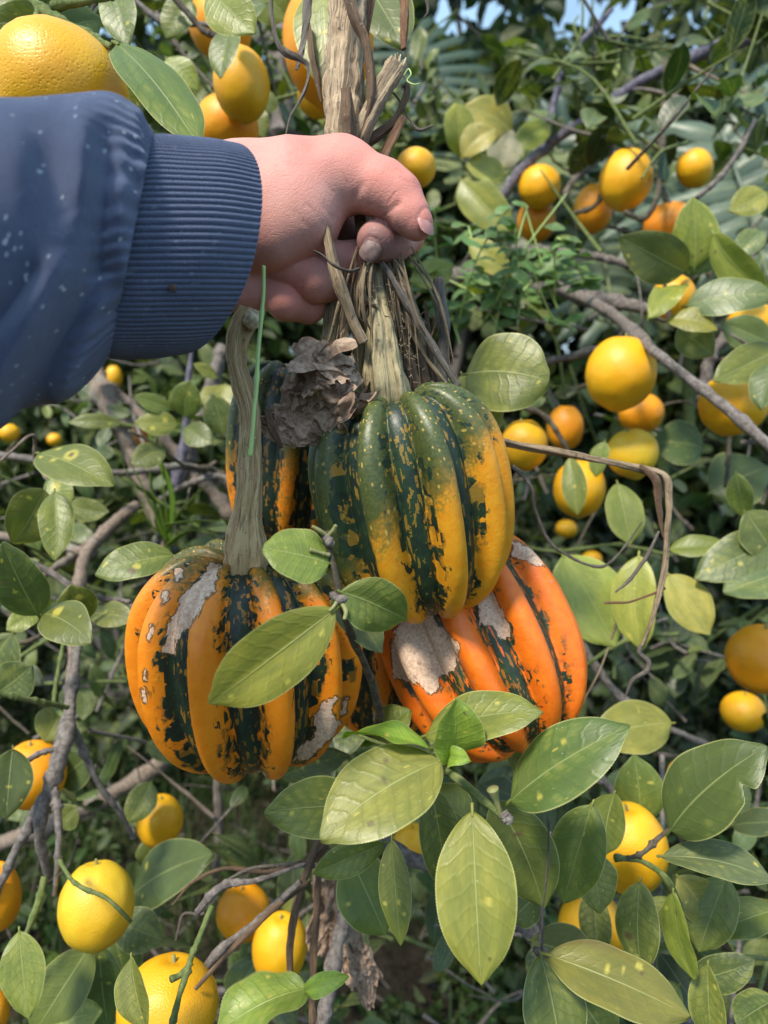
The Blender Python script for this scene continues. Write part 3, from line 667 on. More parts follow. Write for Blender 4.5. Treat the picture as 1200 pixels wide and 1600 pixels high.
b(tree_L, 'bark_tan', [(-20, 835, 1.0), (80, 848, 1.0), (145, 868, .98)], [10, 9, 10])
b(tree_L, 'bark_tan', [(60, 905, 1.1), (110, 870, 1.05), (165, 828, 1.0)], [7, 8, 8])
b(tree_L, 'bark', [(10, 862, .72), (70, 890, .72), (130, 925, .72), (175, 937, .72), (205, 942, .72)], [5, 6, 5, 5, 5], knots=5)
b(tree_L, 'bark_tan', [(138, 560, 1.25), (175, 640, 1.2), (210, 720, 1.2), (260, 860, 1.2)], [20, 22, 17, 12])
b(tree_L, 'bark_tan', [(180, 610, 1.3), (260, 690, 1.25), (350, 790, 1.25), (420, 900, 1.3)], [10, 12, 12, 12])
b(tree_L, 'bark_purple', [(300, 540, 1.1), (292, 620, 1.1), (286, 700, 1.1), (260, 800, 1.1), (230, 900, 1.2)], [5, 6, 9, 9, 8])
b(tree_L, 'bark', [(350, 540, 1.2), (320, 640, 1.2), (280, 760, 1.25)], [12, 14, 12])
b(tree_L, 'twig_dark', [(200, 672, .9), (245, 695, .92), (290, 728, .95), (335, 735, 1.0), (368, 760, 1.0)], [2.5, 3, 4, 5, 6])
b(tree_L, 'bark', [(370, 762, 1.0), (345, 745, 1.0), (300, 755, 1.0), (250, 780, 1.1)], [7, 6, 5, 6])
b(tree_L, 'bark_tan', [(0, 720, .7), (50, 680, .72), (55, 720, .74), (80, 760, .74)], [3, 3, 4, 3])
b(tree_L, 'twig_green', [(105, 980, .78), (85, 1090, .74), (100, 1120, .72)], [4, 4, 5])
b(tree_L, 'twig_dark', [(100, 960, .8), (50, 1000, .8), (-20, 1010, .8)], [4, 4, 4])
b(tree_L, 'bark_tan', [(-30, 1330, 1.3), (120, 1270, 1.3), (240, 1200, 1.3), (300, 1150, 1.4)], [16, 18, 15, 12])
b(tree_L, 'twig_green', [(265, 1610, .52), (285, 1540, .52), (305, 1480, .54), (330, 1415, .56)], [6, 6, 5, 5])
b(tree_L, 'twig_green', [(300, 1505, .53), (280, 1525, .525), (268, 1530, .52)], [5, 5, 6], knots=0)
b(tree_L, 'bark', [(270, 1620, .6), (330, 1500, .6), (400, 1440, .6), (470, 1378, .6)], [5, 6, 6, 6])
b(tree_L, 'bark', [(310, 1425, .58), (345, 1385, .58), (400, 1375, .58), (480, 1348, .6)], [7, 7, 5, 3])
b(tree_F, 'bark', [(500, 1640, .60), (520, 1510, .62), (545, 1400, .66), (560, 1300, .7)], [12, 13, 12, 10])
b(tree_F, 'bark', [(580, 1300, .66), (640, 1340, .66), (700, 1365, .66), (820, 1450, .68), (960, 1560, .7), (1120, 1640, .74)], [13, 14, 12, 13, 12, 12], bump=.35, knots=5)
b(tree_F, 'twig_green', [(560, 1150, .50), (640, 1180, .49), (690, 1202, .47), (740, 1238, .46), (790, 1280, .45)], [3, 5, 7, 8, 7], knots=2)
b(tree_F, 'twig_green', [(690, 1205, .47), (683, 1185, .46), (676, 1160, .455)], [4, 5, 4])
b(tree_F, 'calyx', [(782, 1272, .45), (776, 1250, .448), (770, 1232, .446)], [4, 6, 11], knots=0, bump=.1)
b(tree_F, 'bark', [(786, 1270, .45), (793, 1282, .448), (797, 1290, .447)], [7, 11, 6], knots=0, bump=.9, bs=300)
b(tree_F, 'twig_dark', [(512, 830, .415), (520, 880, .415), (532, 940, .418), (545, 985, .43), (575, 1050, .47), (592, 1100, .50), (592, 1130, .52)], [6, 6, 7, 7, 7, 8, 8], knots=3)
b(tree_F, 'bark', [(505, 835, .413), (515, 845, .412), (522, 852, .413)], [6, 9, 6], knots=0, bump=.8, bs=300)
b(tree_F, 'calyx', [(512, 838, .413), (500, 830, .41), (488, 823, .408)], [4, 4, 3], knots=0)
b(tree_F, 'calyx', [(514, 838, .413), (522, 830, .41), (526, 821, .408)], [4, 4, 3], knots=0)
b(tree_F, 'calyx', [(515, 868, .413), (500, 864, .41), (484, 860, .408)], [4, 3, 4], knots=1)
b(tree_F, 'bark', [(515, 930, .414), (532, 938, .412), (545, 934, .413)], [5, 10, 5], knots=0, bump=.8, bs=300)
b(tree_F, 'calyx', [(530, 936, .413), (520, 950, .41), (514, 955, .408)], [4, 4, 3], knots=0)
b(tree_F, 'calyx', [(532, 940, .413), (540, 955, .41), (538, 968, .408)], [4, 4, 4], knots=0)
b(tree_F, 'bark', [(850, 1500, .56), (846, 1470, .56), (850, 1400, .57), (860, 1300, .6)], [4, 4, 3, 3])
b(tree_F, 'straw_grey', [(858, 1278, .47), (856, 1340, .48), (848, 1430, .49), (845, 1500, .50)], [2.2, 2, 2, 2], knots=2)
b(tree_F, 'bark', [(835, 1485, .5), (848, 1492, .5), (862, 1500, .5)], [6, 9, 6], bump=.8, bs=300, knots=0)
b(tree_R, 'twig_dark', [(960, 1345, .60), (1000, 1335, .60), (1040, 1300, .61), (1050, 1295, .61)], [4, 4, 4, 4])
b(tree_R, 'twig_green', [(960, 1340, .60), (1010, 1350, .60), (1050, 1390, .60), (1080, 1470, .64), (1130, 1540, .68)], [5, 5, 7, 6, 6], knots=4)
b(tree_R, 'twig_green', [(1020, 1480, .66), (1120, 1490, .66), (1220, 1500, .66)], [4, 4, 4])
b(tree_R, 'bark', [(880, 1480, .8), (960, 1540, .78), (1060, 1590, .76), (1150, 1640, .76)], [8, 9, 10, 11])
b(tree_R, 'bark', [(680, 440, 1.3), (760, 425, 1.25), (860, 452, 1.2), (950, 470, 1.15), (1015, 485, 1.1)], [12, 14, 14, 12, 10])
b(tree_R, 'bark', [(800, 388, 1.25), (900, 396, 1.2), (1000, 415, 1.15)], [7, 8, 7])
b(tree_R, 'bark', [(850, 440, 1.2), (940, 480, 1.1), (1020, 545, .85), (1080, 595, .82), (1150, 650, .78), (1230, 720, .75)], [10, 11, 9, 9, 10, 10], bump=.2)
b(tree_R, 'bark', [(740, 570, 1.2), (850, 565, 1.1), (940, 545, 1.0), (1010, 545, .9)], [6, 7, 6, 7])
b(tree_R, 'twig_dark', [(735, 625, .95), (790, 630, .95), (850, 650, .95), (890, 705, .95)], [5, 6, 5, 4])
b(tree_R, 'twig_dark', [(975, 330, 1.05), (1008, 340, 1.05), (1030, 290, 1.05), (1035, 200, 1.1), (1040, 90, 1.15)], [4, 5, 5, 4, 3])
b(tree_R, 'twig_dark', [(895, 335, 1.15), (935, 315, 1.14), (955, 240, 1.15), (945, 200, 1.2)], [4, 4, 3, 3])
b(tree_R, 'bark_purple', [(1240, 45, 1.15), (1120, 75, 1.15), (1050, 105, 1.17), (1000, 128, 1.2), (930, 178, 1.25), (860, 225, 1.3), (820, 260, 1.3), (785, 310, 1.3), (760, 380, 1.35)], [14, 14, 12, 11, 10, 11, 11, 9, 7], n=60, bump=.35)
b(tree_R, 'bark_purple', [(955, 15, 1.35), (885, 95, 1.3), (868, 150, 1.3), (853, 215, 1.28)], [5, 7, 7, 9])
b(tree_R, 'bark', [(870, 325, 1.3), (900, 280, 1.3), (960, 230, 1.3)], [6, 6, 5])
b(tree_R, 'bark', [(1100, 640, 1.1), (1110, 560, 1.1), (1160, 500, 1.1)], [11, 12, 9])
b(tree_R, 'twig_green', [(820, 855, 1.0), (880, 862, 1.0), (960, 850, 1.0), (1050, 868, 1.0)], [3, 4, 3, 3])
b(tree_R, 'bark', [(880, 960, 1.0), (960, 1080, 1.0), (1050, 1140, 1.0), (1150, 1180, 1.05)], [6, 7, 6, 6])
b(tree_R, 'bark', [(870, 1110, .95), (900, 1180, .95), (960, 1240, .95)], [8, 8, 7])
b(tree_R, 'twig_green', [(900, 1050, .95), (980, 1000, .95), (1060, 990, 1.0)], [4, 4, 4])
b(tree_R, 'twig_dark', [(1135, 760, 1.0), (1140, 660, 1.05), (1130, 560, 1.1)], [4, 4, 4])
b(tree_R, 'twig_dark', [(1190, 790, .8), (1210, 740, .8), (1230, 690, .8)], [4, 5, 5])
b(tree_R, 'bark', [(1090, 310, 1.0), (1140, 260, 1.0), (1180, 190, 1.0)], [4, 5, 4])
b(tree_R, 'twig_dark', [(1012, 490, .92), (1045, 500, .92), (1040, 440, .92), (1075, 420, .95)], [3, 4, 4, 3])
b(tree_T, 'twig_green', [(30, -20, .58), (70, 20, .57), (130, 50, .56), (175, 75, .55)], [9, 10, 8, 6])
b(tree_T, 'twig_green', [(55, 50, .56), (56, 30, .56), (60, 10, .57)], [8, 6, 6], knots=0)
b(tree_T, 'twig_green', [(80, 10, .57), (150, 0, .57), (200, -20, .6)], [8, 7, 6])
b(tree_T, 'twig_dark', [(260, -20, .78), (310, 40, .78), (345, 60, .78)], [6, 6, 7], knots=3)
b(tree_T, 'bark', [(200, -10, .9), (250, 30, .9), (330, 40, .9)], [5, 6, 5])
b(tree_T, 'twig_dark', [(245, 20, .92), (290, 90, .9), (340, 140, .86), (350, 135, .8)], [4, 4, 4, 5])
b(tree_T, 'bark', [(430, -30, 1.6), (445, 120, 1.6), (440, 300, 1.6)], [24, 28, 26])
b(tree_T, 'twig_green', [(420, 158, 1.0), (450, 150, 1.0), (475, 140, 1.0)], [3, 3, 3])

# ------------------------------------------------------------------ HERO LEAVES
H = hero_leaf
F = tree_F
H(F, (690, 1188, .455), (500, 1312, .42), 128, 'p', 10, .05, .16, 0, .03)
H(F, (575, 1262, .50), (413, 1270, .48), 84, 'o', -20, .05, .2)
H(F, (664, 1150, .47), (848, 1112, .44), 84, 'o', -14, .07, .14)
H(F, (700, 1190, .445), (712, 1092, .43), 62, 'b', 42, .08, .5, 25, .08)
H(F, (700, 1180, .44), (735, 1188, .425), 30, 'b', 20, .15, .5, 30, .1, ny=24)
H(F, (675, 1172, .46), (536, 1148, .455), 40, 'b', 52, .05, .5, -20, .09)
H(F, (797, 1252, .455), (985, 1133, .425), 112, 'd', -16, .10, .12)
H(F, (738, 1268, .445), (752, 1540, .415), 118, 'p', 6, .04, .16)
H(F, (612, 1312, .52), (626, 1478, .50), 46, 'o', 22, .03, .2)
H(F, (672, 1230, .49), (700, 1392, .49), 66, 'm', -12, .05, .2)
H(F, (775, 1250, .50), (850, 1420, .50), 96, 'm', 12, .03, .12)
H(F, (925, 1258, .52), (880, 1412, .52), 84, 'm', 8, .05, .18)
H(F, (857, 1492, .485), (1078, 1588, .45), 98, 'o', -16, .06, .16, label='large leaf with a reddish brown upper edge', marks=[(-.55, .25, .28, 'r'), (.55, .25, .28, 'r')][:1])
H(F, (846, 1495, .49), (880, 1680, .47), 96, 'm', -8, .05, .25)
H(F, (830, 1470, .56), (935, 1510, .56), 70, 'm', 20, .05, .2)
H(F, (880, 1530, .6), (960, 1640, .6), 80, 'd', 10, .05, .2)
H(F, (600, 1318, .54), (488, 1366, .53), 44, 'o', -30, .08, .25)
H(F, (545, 1335, .58), (602, 1462, .57), 92, 'm', -5, .04, .15)
H(F, (523, 953, .412), (326, 1100, .40), 92, 'p', -30, .10, .30, 6, label='pale folded leaf lying over the left squash')
H(F, (514, 880, .413), (411, 856, .40), 86, 'v', 12, .06, .14, shape=.5)
H(F, (533, 925, .412), (636, 968, .43), 74, 'm', 30, .10, .25, -15)
H(F, (520, 930, .45), (598, 1020, .44), 60, 'm', -20, .05, .25)
H(F, (480, 1545, .50), (338, 1612, .49), 84, 'v', 30, .10, .3, 30, .12, serr=.04)
H(F, (475, 1548, .50), (545, 1525, .49), 30, 'b', 20, .15, .3, 20, .12)
H(F, (740, 1290, .53), (655, 1240, .54), 80, 'm', 20, .06, .2)
H(F, (590, 1165, .56), (640, 1108, .56), 60, 'm', -30, .06, .25)
H(F, (440, 1215, .62), (545, 1180, .60), 44, 'd', 20, .06, .2)
H(F, (840, 1400, .6), (800, 1440, .6), 60, 'd', 20, .06, .2)
Rr = tree_R
H(Rr, (1047, 1298, .56), (1198, 1166, .52), 118, 'd', -10, .09, .22, label='glossy dark green leaf with a notch bitten from its edge', notch=(1, .72, .42))
H(Rr, (1035, 1338, .56), (1212, 1378, .53), 62, 'g', -26, .10, .3)
H(Rr, (960, 1240, .58), (945, 1335, .57), 60, 'm', 35, .05, .25)
H(Rr, (922, 1328, .565), (938, 1428, .55), 62, 'o', -18, .04, .2)
H(Rr, (1000, 1378, .56), (1003, 1518, .55), 64, 'm', 16, .05, .15, label='hanging leaf with a dark brown spot', marks=[(.45, .62, .05, 'b')])
H(Rr, (1052, 1395, .56), (1085, 1532, .55), 36, 'v', 50, .05, .3)
H(Rr, (1135, 1370, .62), (1092, 1488, .61), 70, 'm', -10, .05, .2)
H(Rr, (1106, 1508, .56), (1115, 1640, .55), 48, 'o', 30, .05, .35)
H(Rr, (1060, 1370, .62), (1115, 1440, .62), 60, 'p', 0, .05, .2)
H(Rr, (1045, 1400, .62), (1010, 1470, .6), 40, 'm', 30, .05, .2)
H(Rr, (1215, 1420, .62), (1110, 1460, .62), 60, 'm', 20, .05, .2)
H(Rr, (1080, 1530, .62), (1180, 1500, .6), 50, 'd', 20, .05, .2)
H(Rr, (1215, 1560, .56), (1150, 1600, .55), 60, 'd', 30, .05, .2)
H(Rr, (1060, 1540, .65), (1000, 1600, .65), 60, 'v', -20, .05, .2)
H(Rr, (925, 1390, .66), (935, 1500, .64), 46, 'm', 30, .05, .2)
H(Rr, (1050, 1130, .76), (925, 1150, .74), 78, 'p', -10, .08, .15)
H(Rr, (1000, 1290, .7), (990, 1180, .7), 76, 'm', 10, .05, .15)
H(Rr, (790, 1170, .64), (870, 1180, .62), 84, 'o', 10, .05, .15)
H(Rr, (728, 585, .66), (858, 596, .62), 122, 'o', 4, .08, .10, shape=.45, label='broad round leaf beside the top of the central squash')
H(Rr, (722, 585, .68), (778, 672, .66), 66, 'p', 20, .05, .2, shape=.5)
H(Rr, (880, 868, .82), (962, 1010, .80), 112, 'y', -12, .05, .15, label='broad leaf mottled yellow beside the right squash')
H(Rr, (998, 868, .78), (1002, 1016, .76), 66, 'y', 20, .06, .25, label='narrow yellow mottled leaf behind the dry tendril')
H(Rr, (1045, 898, .82), (1110, 992, .80), 66, 'y', -14, .06, .25)
H(Rr, (1045, 858, .85), (1142, 852, .83), 38, 'o', -20, .05, .2)
H(Rr, (860, 950, .9), (900, 1060, .9), 70, 'm', 10, .05, .15)
H(Rr, (1085, 418, .88), (1082, 308, .86), 64, 'p', 8, .05, .15)
H(Rr, (1072, 425, .88), (968, 370, .85), 66, 'g', -28, .10, .3)
H(Rr, (1075, 428, .90), (1120, 350, .88), 60, 'g', 15, .06, .15)
H(Rr, (1072, 478, .84), (1212, 462, .80), 64, 'g', -12, .07, .12)
H(Rr, (1042, 500, .84), (1122, 515, .82), 40, 'p', -20, .08, .2)
H(Rr, (1060, 510, .88), (1115, 555, .86), 50, 'm', 10, .05, .2)
H(Rr, (1072, 445, .86), (1014, 498, .83), 42, 'p', 20, .10, .3, 15, .12)
H(Rr, (1115, 365, .85), (1200, 455, .82), 42, 'v', 45, .08, .35)
H(Rr, (1220, 545, .84), (1115, 595, .82), 60, 'o', -10, .05, .2)
H(Rr, (1215, 560, .80), (1190, 640, .78), 50, 'g', 20, .05, .2)
H(Rr, (1130, 505, .95), (1210, 540, .93), 50, 'g', 10, .05, .2)
H(Rr, (735, 373, 1.0), (800, 432, .98), 40, 'y', 10, .06, .15)
H(Rr, (708, 415, 1.0), (640, 440, .98), 44, 'v', -5, .06, .15)
H(Rr, (800, 205, 1.2), (725, 165, 1.18), 60, 'y', 10, .08, .2)
H(Rr, (720, 245, 1.15), (712, 160, 1.13), 50, 'p', 20, .08, .35)
H(Rr, (722, 245, 1.13), (775, 200, 1.12), 48, 'y', -15, .08, .35)
H(Rr, (790, 275, 1.15), (728, 258, 1.13), 42, 'y', 10, .08, .2)
H(Rr, (775, 270, 1.2), (800, 200, 1.2), 50, 'w', 10, .08, .2)
H(Rr, (720, 280, 1.15), (800, 360, 1.12), 60, 'p', 10, .05, .2)
H(Rr, (860, 195, 1.2), (800, 230, 1.2), 40, 'v', 0, .08, .2)
H(Rr, (1198, 300, .9), (1140, 330, .9), 50, 'p', 0, .05, .2)
H(Rr, (1190, 360, .9), (1150, 400, .9), 40, 'g', 0, .05, .2)
H(Rr, (965, 755, .85), (985, 852, .83), 56, 'v', -15, .05, .2)
H(Rr, (890, 715, .88), (902, 805, .86), 36, 'v', 20, .05, .25)
H(Rr, (945, 690, .9), (930, 745, .9), 30, 'v', 25, .05, .25)
H(Rr, (1220, 845, .8), (1085, 905, .8), 70, 'd', 0, .05, .2)
H(Rr, (1220, 895, .78), (1130, 925, .78), 70, 'g', 20, .05, .2)
H(Rr, (1150, 740, .85), (1165, 810, .85), 34, 'm', 30, .05, .25)
H(Rr, (1165, 800, .8), (1210, 870, .8), 70, 'm', -20, .05, .2)
H(Rr, (1100, 700, 1.1), (1020, 690, 1.1), 70, 'd', 0, .05, .2)
H(Rr, (1110, 770, 1.1), (1200, 730, 1.1), 90, 'd', 0, .05, .2)
T_ = tree_T
H(T_, (182, 68, .545), (313, 232, .50), 88, 'm', -22, .05, .14, label='big dark leaf standing up over the sleeve')
H(T_, (178, 85, .60), (220, 180, .60), 30, 'm', 40, .05, .3)
H(T_, (362, 38, .72), (345, 122, .70), 42, 'm', 30, .05, .2)
H(T_, (330, -18, .62), (398, 52, .60), 70, 'p', 10, .05, .15)
H(T_, (175, -20, .66), (200, 72, .64), 52, 'm', 20, .05, .25)
H(T_, (110, 40, .62), (-30, 42, .60), 56, 'o', -10, .06, .2)
H(T_, (60, 10, .64), (-20, 0, .64), 70, 'o', 10, .06, .2)
H(T_, (70, 55, .70), (160, 30, .72), 60, 'd', 10, .06, .2)
H(T_, (130, 55, .68), (120, 120, .66), 70, 'm', 0, .06, .2)
H(T_, (500, -30, .62), (510, 140, .60), 84, 'v', 14, .05, .15, label='olive leaf with a dry brown tip among the stalks', marks=[(-.3, .95, .2, 'b')])
H(T_, (570, -30, .66), (632, 72, .62), 92, 'm', -10, .05, .15)
H(T_, (300, 0, .8), (260, 60, .8), 50, 'm', 20, .05, .2)
H(T_, (400, -20, .9), (450, 30, .9), 60, 'v', 20, .05, .2)
H(T_, (415, 5, .75), (350, 40, .75), 40, 'd', 40, .05, .2)
H(T_, (330, 130, .9), (290, 170, .9), 40, 'd', 10, .05, .2)
H(T_, (385, 170, .95), (415, 215, .95), 40, 'o', 0, .05, .2)
H(T_, (420, 140, .95), (400, 175, .95), 50, 'm', 0, .05, .2)
H(T_, (160, 100, .7), (210, 230, .7), 50, 'd', -20, .05, .2)
H(T_, (260, 90, .85), (310, 140, .85), 40, 'v', 0, .05, .2)
G = tree_L
H(G, (60, 708, .68), (178, 760, .64), 74, 'o', -12, .08, .15, label='leaf with round yellow spots below the sleeve', marks=[(-.35, .42, .06, 'y'), (-.35, .42, .025, 'b'), (.2, .3, .03, 'y'), (-.6, .2, .03, 'y'), (.4, .12, .03, 'y')])
H(G, (85, 768, .70), (86, 876, .67), 50, 'o', 8, .05, .2, marks=[(.4, .9, .03, 'y')])
H(G, (70, 765, .72), (20, 850, .70), 70, 'o', -30, .05, .3, marks=[(-.2, .4, .06, 'y'), (.5, .25, .04, 'y')])
H(G, (80, 740, .74), (110, 790, .73), 40, 'v', 20, .05, .2, marks=[(.1, .4, .12, 'y')])
H(G, (272, 868, .62), (148, 898, .60), 62, 'm', 14, .07, .2, label='wide leaf with a brown scab beside the left squash', marks=[(-.5, .55, .055, 'b'), (-.35, .48, .05, 'y'), (.5, .85, .04, 'y')])
H(G, (60, 962, .64), (4, 848, .60), 68, 'd', -22, .05, .25)
H(G, (66, 958, .64), (142, 1005, .60), 66, 'm', 10, .05, .2, marks=[(-.3, .25, .07, 'y')])
H(G, (142, 958, .72), (212, 968, .70), 40, 'm', 0, .06, .2)
H(G, (128, 975, .70), (110, 915, .68), 66, 'o', 10, .05, .2, marks=[(-.2, .5, .10, 'y'), (.3, .7, .07, 'y'), (-.5, .3, .06, 'y')])
H(G, (115, 985, .72), (132, 935, .7), 30, 'v', 20, .05, .2)
H(G, (60, 955, .70), (10, 985, .68), 36, 'v', 10, .05, .2)
H(G, (190, 662, .95), (106, 660, .93), 24, 'o', 0, .08, .2)
H(G, (108, 790, .85), (170, 800, .84), 34, 'o', 20, .06, .2)
H(G, (20, 790, .85), (62, 860, .84), 50, 'm', -20, .05, .2)
H(G, (268, 640, .90), (210, 618, .88), 28, 'o', 0, .06, .15)
H(G, (278, 662, .90), (210, 660, .88), 38, 'v', 0, .06, .15, marks=[(.3, .3, .07, 'y'), (-.4, .6, .06, 'y')])
H(G, (288, 652, .90), (296, 595, .88), 50, 'm', -10, .04, .2)
H(G, (288, 668, .90), (332, 694, .88), 38, 'm', 10, .06, .2)
H(G, (258, 702, .90), (205, 725, .88), 40, 'm', 0, .06, .2)
H(G, (350, 680, .95), (330, 615, .94), 46, 'm', 10, .04, .2)
H(G, (352, 600, .98), (340, 650, .96), 60, 'p', 10, .04, .2)
H(G, (340, 590, .98), (302, 568, .96), 20, 'p', 10, .04, .2)
H(G, (100, 1105, .80), (70, 1160, .78), 60, 'o', 0, .04, .2)
H(G, (20, 1170, .66), (10, 1280, .64), 62, 'd', -10, .04, .2)
H(G, (0, 1080, .7), (50, 1040, .7), 60, 'd', 10, .04, .2)
H(G, (20, 990, .75), (-30, 1100, .75), 80, 'd', 10, .04, .2)
H(G, (90, 1225, .80), (140, 1180, .80), 60, 'd', 10, .04, .2)
H(G, (90, 1290, .74), (120, 1260, .74), 40, 'm', 10, .04, .2)
H(G, (236, 1222, .84), (200, 1285, .82), 46, 'm', 0, .04, .2)
H(G, (205, 1400, .80), (332, 1335, .76), 88, 'd', -10, .05, .15)
H(G, (180, 1440, .74), (255, 1470, .72), 60, 'm', 10, .05, .2)
H(G, (205, 1495, .50), (230, 1612, .48), 42, 'o', 50, .04, .5)
H(G, (30, 1455, .62), (45, 1592, .60), 60, 'v', 15, .04, .2)
H(G, (140, 1480, .68), (50, 1620, .66), 80, 'm', 0, .05, .15)
H(G, (155, 1478, .70), (170, 1610, .70), 66, 'd', 10, .05, .2)
H(G, (180, 1470, .74), (200, 1540, .74), 60, 'd', 10, .05, .2)
H(G, (80, 1600, .66), (160, 1580, .66), 50, 'v', 10, .05, .2)
H(G, (400, 1500, .9), (360, 1580, .9), 60, 'd', 10, .05, .2)
H(G, (470, 1390, .9), (440, 1420, .9), 30, 'v', 10, .05, .2)
H(G, (360, 1490, .95), (420, 1560, .95), 50, 'd', 10, .05, .2)
H(G, (230, 1310, .95), (240, 1350, .95), 40, 'v', 10, .05, .2)

# ------------------------------------------------------------------ FILLER twigs with leaves
HOLES = [(735, 14, 46, 20, .3), (778, 34, 32, 13, .5), (690, 20, 12, 10, 0), (715, 52, 12, 18, .3), (805, 8, 30, 14, .2), (690, 45, 10, 8, 0), (840, 24, 8, 12, 0), (722, 66, 7, 7, 0),
         (875, 22, 10, 34, .35), (903, 14, 9, 42, .1), (932, 22, 9, 22, -.2), (965, 40, 12, 9, 0), (890, 5, 12, 10, 0), (668, 8, 10, 6, 0), (1028, 70, 9, 7, 0), (955, 8, 9, 7, 0), (1075, 72, 7, 5, 0), (1066, 36, 12, 9, 0),
         (455, 35, 6, 5, 0), (222, 30, 6, 6, 0), (680, 130, 6, 4, 0), (1100, 20, 6, 5, 0), (730, 150, 5, 4, 0)]
def blocked(w_):
    px, py, d = proj(w_); px, py, d = px[0], py[0], d[0]
    for hx, hy, rx, ry, an in HOLES:
        if (abs(px - hx) < rx + 16) and (abs(py - hy) < ry + 16) and rx > 7: return True
    for lx, ly, rx, ry, ld in LEMONS:
        if d < ld + .03 and ((px - lx) / (rx + 14)) ** 2 + ((py - ly) / (ry + 14)) ** 2 < 1: return True
    return False
def fill_twigs(tree, ntw, region, depth, tones, leafmax, size=(.045, .085), mat='twig_green', prob=None, nleaf=(5, 9)):
    cnt = 0; camp = np.array([0, 0, CAM_H])
    for i in range(ntw):
        if cnt >= leafmax: break
        px, py = rng.uniform(region[0], region[2]), rng.uniform(region[1], region[3]); d = rng.uniform(*depth)
        if prob and rng.random() > prob(px, py): continue
        a = P(px, py, d)
        if a[2] < .12: continue
        dirv = np.array([rng.normal(), rng.normal() * .6, rng.normal() * .7 + .35]); dirv /= np.linalg.norm(dirv)
        l = rng.uniform(.12, .26); sag = rng.normal(0, .025, 3)
        pts = np.array([a, a + dirv * l * .5 + sag, a + dirv * l + sag * .5])
        mb = MB(); tube(mb, pts, [.0032, .0024, .0014], n=10, seg=6, bump=.2, bs=90, cap=False)
        mb.build('branch', MAT[mat if rng.random() < .6 else 'bark'], tree)
        cs = spline(pts, 24); n = rng.integers(*nleaf)
        for k in range(n):
            q = cs[int((k + .6) / n * 23)]
            perp = rng.normal(size=3); perp -= dirv * np.dot(perp, dirv); perp /= np.linalg.norm(perp)
            ld = dirv * rng.uniform(.2, .9) + perp * rng.uniform(.5, 1.1) + np.array([0, 0, rng.uniform(-.6, .25)]); ld /= np.linalg.norm(ld)
            L = rng.uniform(*size)
            tip = q + ld * L; mid = q + ld * L * .5
            if blocked(mid) or blocked(tip): continue
            nrm = (camp - q) / np.linalg.norm(camp - q) * rng.uniform(-.1, .9) + np.array([0, 0, .9]) + rng.normal(0, .45, 3)
            m, LL = frame_from(q + ld * .006, tip, nrm)
            o = bpy.data.objects.new('leaf', BANK[rng.integers(len(BANK))]); COL.objects.link(o)
            place(o, m @ Matrix.Scale(LL, 4), tree); tc = tone(tones[rng.integers(len(tones))], .22); fk = rng.uniform(.45, .95); o.color = (tc[0] * fk * .88, tc[1] * fk, tc[2] * fk + .012, 1); cnt += 1  # random darkening puts shade deep in the foliage into the leaf colour
            if cnt >= leafmax: break
fill_twigs(tree_R, 34, (860, 40, 1230, 520), (1.0, 1.5), 'gmddmdg', 130)
fill_twigs(tree_R, 14, (880, 20, 1180, 240), (1.1, 1.5), 'gggmd', 60)
fill_twigs(tree_R, 26, (820, 600, 1240, 1150), (1.0, 1.5), 'mddddg', 100)
fill_twigs(tree_F, 30, (780, 1180, 1240, 1640), (.75, 1.2), 'mddgmd', 120)
fill_twigs(tree_F, 16, (600, 1250, 860, 1500), (.8, 1.1), 'ddmm', 40)
fill_twigs(tree_F, 9, (430, 1050, 640, 1230), (.8, 1.2), 'ddmm', 34)
fill_twigs(tree_T, 40, (-40, -60, 480, 240), (.95, 1.6), 'dddmod', 150)
fill_twigs(tree_T, 16, (440, -60, 760, 260), (1.2, 1.7), 'dmdgv', 60)
fill_twigs(tree_L, 30, (-40, 620, 380, 1010), (.95, 1.5), 'mddmo', 90)
fill_twigs(tree_L, 16, (-40, 1000, 200, 1240), (.85, 1.2), 'mdmd', 60)
fill_twigs(tree_L, 13, (-40, 1430, 480, 1640), (.85, 1.2), 'ddmd', 56)
fill_twigs(tree_B, 26, (620, 60, 900, 480), (1.4, 2.0), 'mgdyvo', 100, size=(.06, .10))
fill_twigs(tree_B, 26, (640, 450, 1230, 1100), (1.5, 2.2), 'dddgd', 120, size=(.06, .10))
fill_twigs(tree_B, 12, (180, 560, 720, 760), (1.4, 2.0), 'dmdm', 60, size=(.05, .09))

tree_S = tag(empty('lemon_tree', P(950, 1200, 1.9) * [1, 1, 0]), 'small leafed lemon tree filling the gaps between the right hand lemons', 'tree', 'lemon trees')
tree_D = tag(empty('lemon_tree', P(250, 1200, 1.9) * [1, 1, 0]), 'small leafed lemon tree filling the gaps behind the left squash and sleeve', 'tree', 'lemon trees')
fill_twigs(tree_S, 60, (640, 20, 1230, 640), (1.05, 1.6), 'ggmdvo', 190, size=(.03, .052), nleaf=(6, 10))
fill_twigs(tree_S, 30, (760, 640, 1230, 1150), (1.05, 1.5), 'gmdd', 105, size=(.03, .052), nleaf=(6, 10))
fill_twigs(tree_D, 40, (-40, 560, 420, 1000), (1.05, 1.6), 'gmdvo', 160, size=(.028, .05), nleaf=(6, 10))
fill_twigs(tree_D, 20, (200, -40, 520, 230), (1.1, 1.6), 'gmdd', 90, size=(.028, .05), nleaf=(6, 10))
